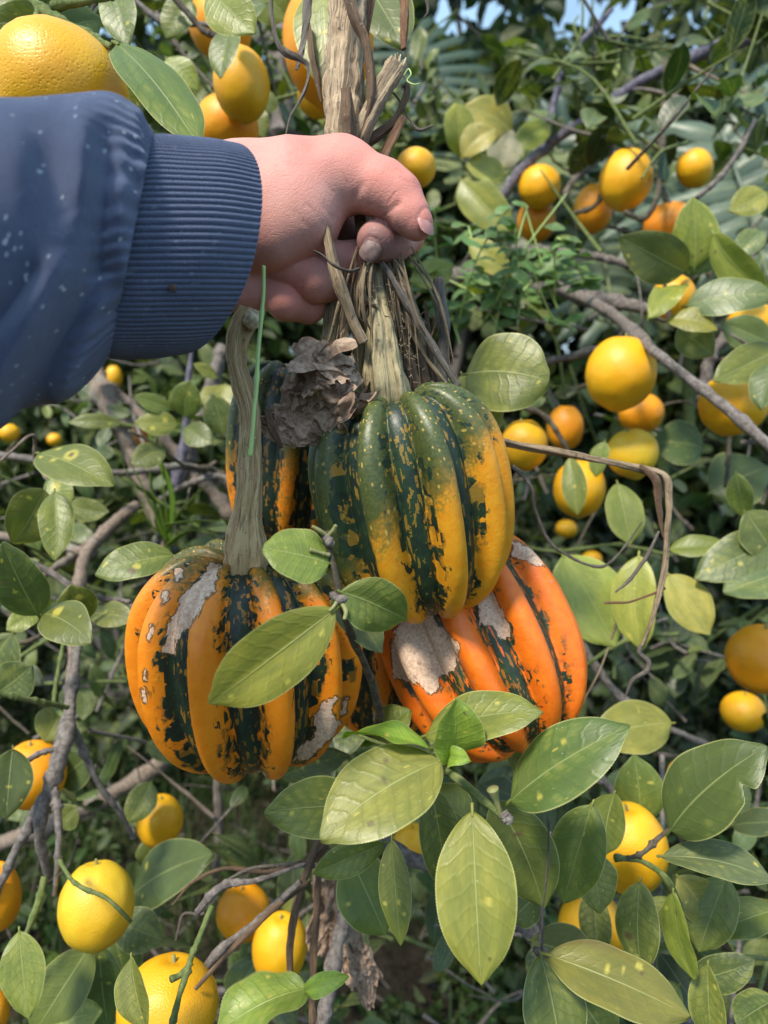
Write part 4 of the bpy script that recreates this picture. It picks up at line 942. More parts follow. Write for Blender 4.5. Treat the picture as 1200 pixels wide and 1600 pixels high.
for tr_, reg_, n_ in ((tree_S, (660, 60, 1230, 1180), 44), (tree_D, (-40, 600, 420, 1560), 40), (tree_F, (420, 1220, 900, 1620), 22)):
    for i in range(n_):
        x_, y_ = rng.uniform(reg_[0], reg_[2]), rng.uniform(reg_[1], reg_[3]); d_ = rng.uniform(.95, 1.5); a_ = rng.uniform(0, 6.28); l_ = rng.uniform(70, 190)
        p_ = [(x_, y_, d_), (x_ + math.cos(a_) * l_ * .5 + rng.normal(0, 10), y_ + math.sin(a_) * l_ * .5 + rng.normal(0, 10), d_ + rng.normal(0, .03)), (x_ + math.cos(a_) * l_, y_ + math.sin(a_) * l_, d_ + rng.normal(0, .05))]
        if any(blocked(P(*q_)) for q_ in p_) or P(*p_[2])[2] < .05 or P(*p_[0])[2] < .05: continue
        mb = MB(); px_tube(mb, p_, [rng.uniform(2, 4), 1.6, .8], n=22, seg=6, bump=.3, bs=90, knots=3, cap=False); mb.build('branch', MAT[('bark', 'bark_tan', 'twig_dark')[rng.integers(3)]], tr_)
# creeper with small toothed leaves beside the hand
cre = tag(empty('creeper', P(780, 620, 1.05)), 'bright green creeper with small pointed leaflets right of the fist', 'plant')
cr_tips = []
for i in range(16):
    a = P(rng.uniform(700, 900), rng.uniform(430, 560), 1.05); l = rng.uniform(.10, .20)
    e = P(rng.uniform(650, 900), rng.uniform(290, 450), rng.uniform(.9, 1.1))
    mb = MB(); mid = (a + e) / 2 + rng.normal(0, .02, 3); tube(mb, [a, mid, e], [.0018, .001], n=12, seg=5, cap=False); mb.build('vine', MAT['greenstem'], cre)
    cs = spline([a, mid, e], 20)
    for k in range(3, 20, 2):
        for sgn in (-1, 1):
            if len(cr_tips) > 230: break
            q = cs[k]; ld = np.array([sgn * rng.uniform(.5, 1), rng.uniform(-.8, .3), rng.uniform(-.6, .5)]); ld /= np.linalg.norm(ld)
            L = rng.uniform(.018, .034); tip = q + ld * L
            if blocked(tip): continue
            m, LL = frame_from(q, tip, np.array([0, -.6, .8]) + rng.normal(0, .35, 3))
            o = bpy.data.objects.new('leaf', BANK[rng.integers(len(BANK))]); COL.objects.link(o); place(o, m @ Matrix.Scale(LL, 4), cre)
            o.color = (*(np.array((.06, .17, .035)) * rng.uniform(.7, 1.3)), 1); cr_tips.append(o)

# grass-like weed on the left (long strap leaves)
weed = tag(empty('strap_leaf_weed', P(290, 880, 1.0)), 'grassy weed with long narrow blades beside the tall squash stem', 'plant')
for pts, r in [([(262, 850, .98), (240, 800, .98), (215, 745, .98), (190, 690, .98)], 9), ([(262, 850, .98), (268, 770, .98), (240, 700, .98), (225, 640, .98)], 5),
               ([(262, 850, .97), (300, 830, .96), (370, 842, .95)], 7), ([(258, 820, .97), (300, 815, .96), (372, 812, .95)], 6),
               ([(262, 830, .98), (290, 790, .98), (330, 755, 1.0)], 5), ([(255, 840, .97), (230, 815, .96), (200, 800, .95)], 5),
               ([(262, 850, .98), (248, 790, .98), (236, 760, .98), (232, 700, .98)], 6), ([(268, 940, 1.0), (264, 880, .99), (260, 830, .98)], 8),
               ([(250, 850, .98), (225, 790, .98), (190, 720, 1.0), (170, 660, 1.0)], 5), ([(262, 830, .98), (252, 720, .98), (248, 670, 1.0)], 5)]:
    mb = MB(); px_tube(mb, pts, [r, r, r * .8, .5], n=24, seg=8, flat=.18); ob_ = mb.build('blade', MAT['leaf'], weed); ob_.color = tone('b'); ob_.color = (*[c_ * .55 for c_ in ob_.color[:3]], 1)

# ------------------------------------------------------------------ MONSTERA-like slit leaves
def monstera_geo(nf=9, droop=.25, gap=.42, seed=0):
    r = np.random.default_rng(seed); mb = MB()
    for sgn in (-1, 1):
        for i in range(nf):
            s0 = i / nf; a = R_(75 - 95 * s0 ** .9) if True else 0
            y0 = s0 * .92 + .02; ln = .62 * math.sin(math.pi * (.22 + .70 * s0)) ** .7 * (1 + .08 * r.normal())
            dr = np.array([sgn * math.cos(R_(-38 + 95 * s0)), math.sin(R_(-38 + 95 * s0)), 0])
            wd = .92 / nf; k = 12; u = np.linspace(0, 1, k)
            cx = np.outer(u * ln, dr) + [0, y0, 0]; cx[:, 2] = .10 * np.sin(u * 1.6) * ln - droop * (u * ln) ** 2 * 2
            per = np.array([-dr[1], dr[0], 0]) * sgn
            wu = wd * .5 * np.where(u < .35, 1.02, 1 - gap * sstep(.30, .45, u)) * (1 + .55 * u) * (1 - .85 * sstep(.80, 1.02, u))
            Lr = cx[:, None, :] + per[None, None, :] * (wu[:, None] * np.linspace(-1, 1, 5)[None, :])[:, :, None]
            Lr[:, :, 2] += -.02 * np.abs(np.linspace(-1, 1, 5))[None, :]
            v = Lr.reshape(-1, 3); uv = np.stack([np.tile(np.linspace(-.9, .9, 5), k), np.repeat(u, 5)], 1)
            f = grid_faces(k, 5, False); mb.add(v, f if sgn < 0 else f[:, ::-1], uv)
    tube(mb, [[0, -.7, -.25], [0, -.3, -.03], [0, 0, .0], [0, .5, .03], [0, .96, 0]], [.016, .014, .012, .006], n=20, seg=6, cap=False)
    return mb
MON = [monstera_geo(nf=9, seed=3, gap=.42).mesh('leaf', MAT['waxleaf'], origin=(0, 0, 0))[0], monstera_geo(nf=8, seed=5, gap=.3, droop=.1).mesh('leaf', MAT['waxleaf'], origin=(0, 0, 0))[0]]
mon = tag(empty('monstera', P(1180, 1000, 2.3) * [1, 1, 0]), 'big monstera plant with slit leaves behind the lemons, top corner', 'plant')
def mleaf(b_, t_, col, nrm=(0, -1, .6), k=0):
    m, L = frame_from(P(*b_), P(*t_), np.array(nrm, float)); o = bpy.data.objects.new('leaf', MON[k]); COL.objects.link(o)
    place(o, m @ Matrix.Scale(L, 4), mon); o.color = (*col, 1)
GW = (.15, .20, .15); GB = (.05, .095, .075); GY = (.20, .22, .08)
mleaf((1130, 210, 1.75), (1210, 470, 1.65), GW, (-.35, -1, .5)); mleaf((1010, 230, 1.9), (1080, 420, 1.8), GW, (.2, -1, .7))
mleaf((930, 330, 2.0), (960, 520, 1.9), GW, (.1, -1, .8)); mleaf((860, 240, 1.9), (690, 270, 1.8), GY, (0, -.6, 1), 1)
mleaf((800, 330, 2.1), (900, 180, 2.0), GB, (0, -1, .6), 1)
mleaf((1120, 120, 2.2), (1240, 170, 2.1), GB, (0, -1, .6), 1)
mleaf((640, 60, 2.2), (700, 170, 2.1), GB, (0, -1, .9), 1)
mleaf((1180, 380, 1.9), (1230, 560, 1.8), GW, (-.2, -1, .7), 0)

for a_, b_ in [((1130, 210, 1.75), (1150, 700, 2.1)), ((1010, 230, 1.9), (1080, 700, 2.1)), ((930, 330, 2.0), (1040, 760, 2.2)), ((860, 240, 1.9), (980, 700, 2.2))]:
    mb = MB(); px_tube(mb, [a_, ((a_[0] + b_[0]) / 2 + 20, (a_[1] + b_[1]) / 2, 2.05), b_], [5, 8, 9], n=16, seg=8); mb.build('stalk', MAT['twig_green'], mon)

# ------------------------------------------------------------------ far foliage: trees with joined crowns
def crown_mass(centers, radii, n, size, tint, var=.3, thin=True):
    centers = np.array(centers, float); radii = np.array(radii, float); vol = radii.prod(1); pk = rng.choice(len(centers), n, p=vol / vol.sum())
    u = rng.normal(size=(n, 3)); u /= np.linalg.norm(u, axis=1)[:, None]; rr = rng.random(n) ** .45
    c = centers[pk] + u * rr[:, None] * radii[pk]
    cl = fbm(c * 2.6, 2); keep = (cl > -.22) & (c[:, 2] > .02)
    px, py, d = proj(c)
    for hx, hy, rx, ry, ang in HOLES:
        dx, dy = px - hx, py - hy
        keep &= ~(((dx * math.cos(ang) + dy * math.sin(ang)) / (rx + 10)) ** 2 + ((-dx * math.sin(ang) + dy * math.cos(ang)) / (ry + 10)) ** 2 < 1)
    c = c[keep]; u = u[keep]; n = len(c)
    ld = rng.normal(size=(n, 3)) + u * .6 + [0, 0, -.5]; ld /= np.linalg.norm(ld, axis=1)[:, None]
    nr = u * .5 + rng.normal(size=(n, 3)) * .6 + [0, -.2, .7]; nr -= ld * (nr * ld).sum(1)[:, None]; nr /= np.linalg.norm(nr, axis=1)[:, None]
    sx = np.cross(ld, nr); L = size * rng.uniform(.6, 1.3, n)[:, None]; Wd = L * .24
    s = [(0, 0, 0), (-1, .3, .12), (0, .33, 0), (1, .3, .12), (-.85, .65, .08), (0, .68, -.02), (.85, .65, .08), (0, 1, -.1)]
    V = np.stack([c + sx * Wd * a_ + ld * L * b_ + nr * L * e_ for a_, b_, e_ in s], 1).reshape(-1, 3)
    f0 = np.array([(1, 2, 5, 4), (2, 3, 6, 5)]); t0 = np.array([(0, 2, 1), (0, 3, 2), (4, 5, 7), (5, 6, 7)])
    bse = (np.arange(n) * 8)[:, None, None]
    tt = np.asarray(tint)[None] * (1 + var * rng.normal(size=(n, 1))).clip(.35, 2) * (1 + .12 * rng.normal(size=(n, 3))).clip(.6, 1.5)
    mb = MB(); uv = np.tile(np.array([(a_ * .9, b_) for a_, b_, _ in s]), (n, 1))
    mb.add(V, (f0[None] + bse).reshape(-1, 4), uv, np.repeat(tt, 8, 0)); mb.f.append((t0[None] + bse).reshape(-1, 3))
    return mb
def far_tree(name, label, base, trunk_h, centers, radii, n, size, tint, group='trees behind the lemons', cat='tree', nb=5):
    e = tag(empty(name, base), label, cat, group); base = np.array(base, float)
    mb = MB(); top = np.mean(centers, 0); tube(mb, [base - [0, 0, .05], base + [.05, 0, trunk_h * .5], top], [.07, .05, .02], n=24, seg=12, bump=.2, bs=12)
    mb.build('trunk', MAT['bark'], e)
    for k in range(min(nb, len(centers))):
        mb = MB(); tube(mb, [base + [0, 0, trunk_h * .5], (base + centers[k]) / 2 + [0, 0, .2], centers[k]], [.03, .012], n=14, seg=8, bump=.2, bs=12); mb.build('limb', MAT['bark'], e)
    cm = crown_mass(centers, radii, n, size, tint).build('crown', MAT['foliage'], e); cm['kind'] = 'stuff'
    return e
def ring(x0, x1, z0, z1, y, n, r):
    c = [(rng.uniform(x0, x1), y + rng.uniform(-.3, .3), rng.uniform(z0, z1)) for _ in range(n)]
    return np.array(c), np.tile(r, (n, 1))
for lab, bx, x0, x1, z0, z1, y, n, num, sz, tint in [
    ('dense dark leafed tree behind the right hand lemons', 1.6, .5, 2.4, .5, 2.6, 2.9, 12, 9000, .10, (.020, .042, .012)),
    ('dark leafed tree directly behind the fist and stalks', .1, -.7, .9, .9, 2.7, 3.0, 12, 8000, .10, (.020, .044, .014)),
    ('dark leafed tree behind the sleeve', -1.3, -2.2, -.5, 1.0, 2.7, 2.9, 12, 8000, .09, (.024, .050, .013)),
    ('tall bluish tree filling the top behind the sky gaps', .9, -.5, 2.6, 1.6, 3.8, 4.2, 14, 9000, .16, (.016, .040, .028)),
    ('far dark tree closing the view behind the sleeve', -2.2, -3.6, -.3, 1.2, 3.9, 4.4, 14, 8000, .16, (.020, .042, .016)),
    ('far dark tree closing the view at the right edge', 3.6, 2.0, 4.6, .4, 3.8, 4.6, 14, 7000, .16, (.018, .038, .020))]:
    c_, r_ = ring(x0, x1, z0, z1, y, n, (.62, .42, .55) if y < 4 else (.95, .5, .8))
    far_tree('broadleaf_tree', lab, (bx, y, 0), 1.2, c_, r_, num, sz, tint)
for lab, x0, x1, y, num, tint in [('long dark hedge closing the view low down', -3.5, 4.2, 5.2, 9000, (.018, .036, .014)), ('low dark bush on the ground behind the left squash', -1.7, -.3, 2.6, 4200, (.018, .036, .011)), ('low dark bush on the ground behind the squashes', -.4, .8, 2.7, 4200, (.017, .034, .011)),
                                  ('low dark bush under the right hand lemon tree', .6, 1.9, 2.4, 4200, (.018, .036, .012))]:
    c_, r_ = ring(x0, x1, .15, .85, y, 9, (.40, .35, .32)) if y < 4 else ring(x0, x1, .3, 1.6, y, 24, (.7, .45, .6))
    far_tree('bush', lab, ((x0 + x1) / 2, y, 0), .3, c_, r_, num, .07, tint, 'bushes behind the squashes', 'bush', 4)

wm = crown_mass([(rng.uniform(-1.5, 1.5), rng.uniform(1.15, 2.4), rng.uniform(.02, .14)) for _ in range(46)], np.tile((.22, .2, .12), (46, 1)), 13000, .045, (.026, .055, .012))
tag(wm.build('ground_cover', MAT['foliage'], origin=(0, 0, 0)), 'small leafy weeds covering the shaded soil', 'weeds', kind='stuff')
# ------------------------------------------------------------------ SQUASHES
def poly_sd(px, py, poly):
    p = np.array(poly, float); q = np.roll(p, -1, 0); best = np.full(len(px), 1e9); ins = np.zeros(len(px), bool)
    for (ax, ay), (bx, by) in zip(p, q):
        ex, ey = bx - ax, by - ay; wx, wy = px - ax, py - ay
        t_ = np.clip((wx * ex + wy * ey) / (ex * ex + ey * ey + 1e-9), 0, 1)
        best = np.minimum(best, np.hypot(wx - ex * t_, wy - ey * t_))
        c_ = ((ay > py) != (by > py)) & (px < ex * (py - ay) / (ey + 1e-12) + ax); ins ^= c_
    return np.where(ins, best, -best)
def squash(name, label, ctr, rpx, hpx, tilt, lean, ridges, mat, depth=.16, nth=520, nv=240, taper=.1, gfun=None, dfun=None, scars=(), seed=0, widths=None, e1=.62, e2=.88, cav=.13, flatz=1.0, darks=(), oranges=()):
    d = ctr[2]; C0 = Q(*ctr); Rm = rpx * d / FPX; Hm = hpx * d / FPX
    ax = np.array([-math.sin(R_(tilt)) * math.cos(R_(lean)), math.cos(R_(tilt)) * math.cos(R_(lean)), math.sin(R_(lean))])
    zl = np.array([0, 0, 1.]) - ax * ax[2]; zl /= np.linalg.norm(zl); xl = np.cross(ax, zl)
    th = np.linspace(-180, 180, nth, endpoint=False); v = np.linspace(0.0, 1.0, nv)
    v = .5 - .5 * np.cos(np.pi * v) * (1 - .0); v = .45 * v + .55 * np.linspace(0, 1, nv)
    rd = np.sort(np.array(ridges, float)); n = len(rd)
    lo_ = np.concatenate([[rd[-1] - 360], rd, [rd[0] + 360]])
    idx = np.searchsorted(lo_, th, side='right') - 1; idx = np.clip(idx, 0, n)
    a0, a1 = lo_[idx], lo_[idx + 1]; fr = (th - a0) / (a1 - a0); tt = np.abs(2 * np.minimum(fr, 1 - fr))   # 0 at a ridge, 1 mid valley
    rdg = np.sqrt(np.clip(1 - (tt / .56) ** 2, 0, 1)); vly = .32 * np.sqrt(np.clip(1 - ((1 - tt) / .56) ** 2, 0, 1))
    g = np.maximum(rdg, vly)
    kk = np.exp(-np.linspace(-1.6, 1.6, 5) ** 2); kk /= kk.sum(); g = np.convolve(np.concatenate([g[-2:], g, g[:2]]), kk, 'valid')
    V_, T_h = np.meshgrid(v, th, indexing='ij'); G_ = np.broadcast_to(g, V_.shape); TT = np.broadcast_to(tt, V_.shape); IDX = np.broadcast_to(idx, V_.shape)
    tr = np.radians(T_h)
    s = np.sin(np.pi * V_); c = np.cos(np.pi * V_)
    r = Rm * s ** e1 * (1 - taper * (V_ - .45) * 1.2)
    y = Hm * np.sign(c) * np.abs(c) ** e2
    wq = np.array([np.sin(tr) * 1.0, V_ * 1.5, np.cos(tr)]).reshape(3, -1).T
    r = r * (1 - depth * (1 - G_) * (.55 + .45 * s ** .5)) * (1 + .03 * fbm(wq * 1.1 + seed, 2).reshape(r.shape))
    rn = r / Rm
    y = y - np.where(c > 0, Hm * cav * np.exp(-(rn / .26) ** 2), -Hm * .06 * np.exp(-(rn / .2) ** 2))
    y = y + np.where(c > 0, Hm * .075, -Hm * .05) * (G_ - .5) * np.exp(-((rn - .42) / .3) ** 2)
    dn = fbm(wq * np.array([7, 5, 7]) + seed * 3, 3).reshape(r.shape); r = r * (1 + .010 * dn)
    loc = r[..., None] * (np.sin(tr)[..., None] * xl + np.cos(tr)[..., None] * zl * flatz) + y[..., None] * ax + C0
    pos = W(loc.reshape(-1, 3)); px, py, dd = proj(pos)
    q = np.stack([np.sin(tr) * Rm * s ** .3, V_ * Hm * 2.2, np.cos(tr) * Rm * s ** .3], 2).reshape(-1, 3) + seed
    front = (loc.reshape(-1, 3) - C0) @ (-C0 / np.linalg.norm(C0)) > -.0
    sc = np.full(len(pos), -30.)
    for po in scars: sc = np.maximum(sc, np.where(front, poly_sd(px, py, po), -30.))
    gr = gfun(T_h, V_, G_, px.reshape(V_.shape), py.reshape(V_.shape)) if gfun else np.zeros_like(V_)
    hh = _h(IDX.astype(np.int64), IDX * 0 + seed, IDX * 0 + 5)
    dk = .5 + (TT - .52) * 1.5 + (hh - .5) * .26
    dk = np.minimum(dk, .86) * sstep(0., .07, V_)
    if dfun: dk = dfun(dk, T_h, V_, TT, px.reshape(V_.shape), py.reshape(V_.shape))
    dkf = np.array(dk).reshape(-1).copy()
    for po in darks: dkf = np.maximum(dkf, np.where(front, .5 + np.clip(poly_sd(px, py, po) / 22., -.6, .42), -1.))
    for po in oranges: dkf = np.minimum(dkf, np.where(front, .5 - np.clip(poly_sd(px, py, po) / 16., -.6, .5), 2.))
    m = MB().add(pos, grid_faces(nv, nth), np.stack([T_h.ravel() / 36, V_.ravel()], 1))
    o = m.build(name, MAT[mat], None, {'gr': np.array(gr).reshape(-1), 'dk': dkf, 'sc': np.clip(sc, -30, 30)})
    a = o.data.attributes.new('q', 'FLOAT_VECTOR', 'POINT'); a.data.foreach_set('vector', q.astype(np.float32).ravel())
    tag(o, label, 'squash', 'striped squashes hanging from the fist'); return o
def stem(par, pts, rad, mat='stem', **k):
    mb = MB(); kw = dict(n=90, seg=48, ridge=.13, nridge=5, bump=.22, bs=55, twist=.6); kw.update(k)
    px_tube(mb, pts, rad, **kw); return mb.build('stem', MAT[mat], par)

fill = lambda a, b, st=38: list(np.arange(a, b, st))
sq1 = squash('squash', 'central squash with olive green shoulders turning orange, held topmost', (645, 786, .535), 160, 176, 11, 14,
    [-172, -136, -98, -62, -24, 18, 54, 84, 118, 152], 'sq_centre', depth=.34, taper=.12, seed=2,
    gfun=lambda T, V, G, px, py: np.clip(.57 + (np.interp(px, [490, 530, 590, 690, 760, 800], [970, 940, 830, 760, 670, 600]) - py) / 230, .08, 1.05),
    dfun=lambda dk, T, V, TT, px, py: dk + .06 - .20 * sstep(.72, .98, V) - .22 * sstep(25, 60, T) * sstep(.25, .6, V))
stem(sq1, [(612, 640, .515), (607, 600, .503), (597, 530, .505), (588, 470, .510), (580, 410, .515), (575, 330, .525), (560, 220, .53)], [36, 31, 21, 17, 16, 15, 14], ridge=.16)
sq2 = squash('squash', 'orange and dark green squash hanging lowest on the left from its long stem', (391, 1024, .535), 180, 171, 1, 15,
    [-168, -142, -112, -72, -46, -13, 26, 56, 84, 112, 140, 166], 'sq_left', depth=.28, taper=.12, seed=11,
    gfun=lambda T, V, G, px, py: np.clip(.42 + (905 - py) / 190, .20, .9) + .30 * sstep(385, 440, px) * sstep(980, 900, py) + .12 * (px < 300) * sstep(950, 870, py),
    dfun=lambda dk, T, V, TT, px, py: dk + .02 - .09 * (T < -40) - .10 * sstep(.8, .98, V) - .25 * (T > -60) * (T < -36) * sstep(.35, .25, V),
    scars=[[(328, 880), (345, 882), (335, 925), (318, 940), (300, 975), (275, 1000), (274, 1024), (250, 1022), (262, 985), (275, 950), (290, 925), (312, 905)],
           [(273, 890), (288, 890), (286, 902), (275, 908)], [(256, 925), (268, 922), (262, 938), (252, 944)], [(238, 975), (242, 978), (234, 1003), (231, 998)],
           [(226, 1045), (232, 1050), (230, 1062), (226, 1062)], [(223, 1075), (227, 1078), (228, 1100), (224, 1098)],
           [(512, 1092), (524, 1092), (519, 1110), (532, 1135), (524, 1148), (505, 1165), (480, 1188), (460, 1192), (470, 1165), (490, 1150), (492, 1115)],
           [(535, 1092), (545, 1090), (540, 1112), (532, 1118)], [(400, 1205), (412, 1205), (418, 1212), (408, 1214)]])
stem(sq2, [(388, 895, .50), (386, 858, .49), (389, 800, .485), (393, 720, .485), (391, 640, .485), (372, 575, .485), (372, 530, .487), (392, 488, .490)], [36, 30, 19, 16, 15, 13, 17, 18], 'stem_grey', ridge=.15, n=130)
mb = MB(); px_tube(mb, [(386, 508, .478), (394, 500, .477), (399, 488, .478)], [11, 14, 12], n=14, seg=20, bump=.35, bs=200); o = mb.build('cut_end', MAT['pale'], bpy.data.objects['stem.001'])
mb = MB(); px_tube(mb, [(418, 640, .488), (425, 670, .487), (440, 700, .49)], [5, 7, 3], n=14, seg=10, bump=.3, bs=200); mb.build('tendril', MAT['straw_brown'], bpy.data.objects['stem.001'])
sq3 = squash('squash', 'bright orange squash with tan scars hanging lowest on the right', (750, 1003, .60), 152, 168, 24, -14,
    [-165, -130, -92, -50, -10, 28, 62, 95, 130, 160], 'sq_right', depth=.30, taper=.06, seed=23,
    gfun=lambda T, V, G, px, py: .02 * V,
    dfun=lambda dk, T, V, TT, px, py: dk - .10 - .30 * (T > 40) * (T < 55) * 0,
    scars=[[(628, 960), (672, 958), (700, 990), (716, 1010), (712, 1050), (690, 1055), (686, 1080), (668, 1085), (655, 1070), (615, 1058), (612, 1000), (618, 985)],
           [(745, 935), (770, 925), (782, 945), (800, 985), (800, 995), (785, 998), (768, 975), (750, 975)],
           [(800, 845), (828, 858), (852, 872), (850, 885), (830, 880), (800, 868)]])
for po in []: pass
sq4 = squash('squash', 'shaded dark squash hanging behind the long grey stem', (452, 712, .64), 100, 142, -4, 8,
    [-170, -135, -100, -66, -30, 8, 45, 80, 115, 150], 'sq_left', depth=.16, nth=360, nv=160, seed=31,
    gfun=lambda T, V, G, px, py: 1.0 - .6 * sstep(640, 760, py), dfun=lambda dk, T, V, TT, px, py: dk + .12)
stem(sq4, [(478, 600, .62), (505, 560, .59), (522, 500, .57), (530, 440, .55), (535, 380, .54)], [20, 15, 13, 13, 12], n=50, seg=30)
sq5 = squash('squash', 'dark orange squash glimpsed in the gap between the two lowest ones', (598, 1035, .70), 92, 112, 0, 5,
    [-160, -120, -80, -40, 0, 40, 80, 120, 160], 'sq_left', nth=260, nv=120, seed=43, gfun=lambda T, V, G, px, py: .3 + 0 * V, dfun=lambda dk, T, V, TT, px, py: dk + .15)
stem(sq5, [(590, 945, .69), (588, 800, .64), (570, 600, .58), (560, 450, .55), (556, 380, .54)], [16, 12, 10, 10, 10], n=40, seg=24)
stem(sq3, [(710, 850, .59), (700, 780, .62), (690, 640, .60), (640, 480, .56), (600, 380, .54)], [24, 16, 13, 11, 10], n=60, seg=30)

# ------------------------------------------------------------------ HAND (implicit surface -> one mesh) and SLEEVE
def surf_nets(F_, org, h):
    s = F_ < 0; nx, ny, nz = F_.shape
    c = np.zeros((nx - 1, ny - 1, nz - 1), int)
    sl = lambda a: slice(a, a - 1 if a - 1 < 0 else None)
    cs = [(i, j, k) for i in (0, 1) for j in (0, 1) for k in (0, 1)]
    sub = lambda A, i, j, k: A[i:nx - 1 + i, j:ny - 1 + j, k:nz - 1 + k]
    for i, j, k in cs: c += sub(s, i, j, k)
    act = (c > 0) & (c < 8); ids = -np.ones(act.shape, int); I = np.argwhere(act); ids[act] = np.arange(len(I))
    acc = np.zeros((len(I), 3)); cnt = np.zeros(len(I))
    edges = [(a, b_) for a in range(8) for b_ in range(a + 1, 8) if sum(abs(np.array(cs[a]) - cs[b_])) == 1]
    vals = [F_[I[:, 0] + i, I[:, 1] + j, I[:, 2] + k] for i, j, k in cs]
    for a, b_ in edges:
        fa, fb = vals[a], vals[b_]; m = (fa < 0) != (fb < 0); t_ = np.where(m, fa / (fa - fb + 1e-20), 0)
        p_ = np.array(cs[a])[None] + t_[:, None] * (np.array(cs[b_]) - np.array(cs[a]))[None]
        acc[m] += p_[m]; cnt[m] += 1
    V_ = (I + acc / np.maximum(cnt, 1)[:, None]) * h + org
    faces = []
    for axx in range(3):
        o1, o2 = [(1, 2), (2, 0), (0, 1)][axx]
        sa = np.moveaxis(s, axx, 0); a = s.take(range(0, s.shape[axx] - 1), axx); b_ = s.take(range(1, s.shape[axx]), axx)
        E = np.argwhere(a != b_)
        ok = (E[:, o1] > 0) & (E[:, o2] > 0) & (E[:, o1] < s.shape[o1] - 1) & (E[:, o2] < s.shape[o2] - 1); E = E[ok]
        e1 = np.zeros(3, int); e1[o1] = 1; e2 = np.zeros(3, int); e2[o2] = 1
        g_ = lambda P_: ids[P_[:, 0], P_[:, 1], P_[:, 2]]
        qd = np.stack([g_(E - e1 - e2), g_(E - e2), g_(E), g_(E - e1)], 1)
        inside = a[E[:, 0], E[:, 1], E[:, 2]]
        qd[~inside] = qd[~inside][:, ::-1]; faces.append(qd)
    Fc = np.concatenate(faces); return V_, Fc[(Fc >= 0).all(1)]
DH = .50; PX = DH / FPX
def hp(x, y, z): return Q(x, y, DH - z * PX)          # z in picture pixels towards the viewer
def cone(Pg, a, b_, ra, rb):
    a, b_ = hp(*a), hp(*b_); ra *= PX; rb *= PX; ab = b_ - a
    t_ = np.clip(((Pg - a) @ ab) / (ab @ ab + 1e-12), 0, 1)
    return np.linalg.norm(Pg - a - t_[:, None] * ab, axis=1) - (ra + (rb - ra) * t_)
def smin(a, b_, k):
    k = k * PX; h_ = np.clip(.5 + .5 * (b_ - a) / k, 0, 1); return b_ * (1 - h_) + a * h_ - k * h_ * (1 - h_)
lo = hp(250, 560, -190) ; hi = hp(720, 170, 105)
lo_c = np.minimum(lo, hi) - .006; hi_c = np.maximum(lo, hi) + .006; hv = .00105
nx_, ny_, nz_ = np.ceil((hi_c - lo_c) / hv).astype(int)
gx_ = [lo_c[i] + np.arange(n_) * hv for i, n_ in enumerate((nx_, ny_, nz_))]
Pg = np.stack(np.meshgrid(*gx_, indexing='ij'), -1).reshape(-1, 3)
# palm, wrist, heel
A = cone(Pg, (255, 335, -10), (390, 322, -30), 96, 90)
A = smin(A, cone(Pg, (390, 312, -45), (480, 288, -62), 84, 68), 30)
A = smin(A, cone(Pg, (400, 352, -10), (470, 332, 4), 74, 62), 30)          # ball of the thumb
A = smin(A, cone(Pg, (435, 372, 4), (482, 352, 10), 48, 40), 26)
A = smin(A, cone(Pg, (320, 430, -50), (388, 452, -48), 62, 38), 20)          # heel below the cuff
A = smin(A, cone(Pg, (470, 292, -10), (536, 274, 0), 74, 55), 30)            # thumb metacarpal
# back of the hand, far side
A = smin(A, cone(Pg, (450, 300, -110), (520, 320, -130), 70, 50), 30)
Th = cone(Pg, (530, 272, 2), (598, 294, 18), 53, 41)
Th = smin(Th, cone(Pg, (598, 295, 18), (622, 308, 24), 40, 35), 16)
Th = smin(Th, cone(Pg, (622, 308, 24), (640, 336, 30), 34, 29), 14)
Th = smin(Th, cone(Pg, (640, 336, 30), (652, 351, 32), 28, 24), 12)
A = smin(A, Th, 16)
def finger(pts, rads):
    f_ = None
    for (p_, q_, r0, r1) in zip(pts[:-1], pts[1:], rads[:-1], rads[1:]):
        c_ = cone(Pg, p_, q_, r0, r1); f_ = c_ if f_ is None else smin(f_, c_, 7)
    return f_
idx_ = finger([(520, 300, -130), (610, 330, -135), (632, 366, -82), (612, 377, -30), (590, 377, -4)], [40, 36, 33, 33, 33])
mid_ = finger([(495, 340, -130), (575, 385, -135), (590, 408, -85), (552, 408, -42), (520, 405, -22)], [42, 36, 33, 31, 29])
rin_ = finger([(470, 370, -125), (530, 425, -125), (536, 442, -80), (492, 438, -28), (444, 408, -26)], [42, 35, 32, 35, 36])
pin_ = finger([(430, 400, -115), (480, 462, -100), (482, 478, -65), (446, 472, -34), (402, 440, -56)], [38, 31, 28, 29, 28])
Fg = smin(smin(idx_, mid_, 1.5), smin(rin_, pin_, 1.5), 1.5)
D_ = smin(A, Fg, 2)
def groove(D_, pts, rad, dep):
    dd_ = None
    for p_, q_ in zip(pts[:-1], pts[1:]):
        c_ = cone(Pg, p_, q_, 0, 0); dd_ = c_ if dd_ is None else np.minimum(dd_, c_)
    return D_ + dep * PX * np.exp(-(dd_ / (rad * PX)) ** 2)
D_ = groove(D_, [(546, 328, 34), (536, 312, 46), (524, 296, 56)], 5, 3.5)
D_ = groove(D_, [(548, 318, 34), (560, 300, 44), (566, 290, 50)], 6, 1.5)
D_ = groove(D_, [(598, 334, 46), (612, 326, 54), (622, 318, 60)], 4, 4)
D_ = groove(D_, [(632, 272, 30), (640, 282, 34), (646, 292, 34)], 3, 1.5)
D_ = groove(D_, [(626, 270, 34), (633, 281, 40), (640, 292, 40)], 3, 1.5)
D_ = groove(D_, [(522, 345, 36), (505, 325, 52), (490, 310, 58)], 3, 1.0)
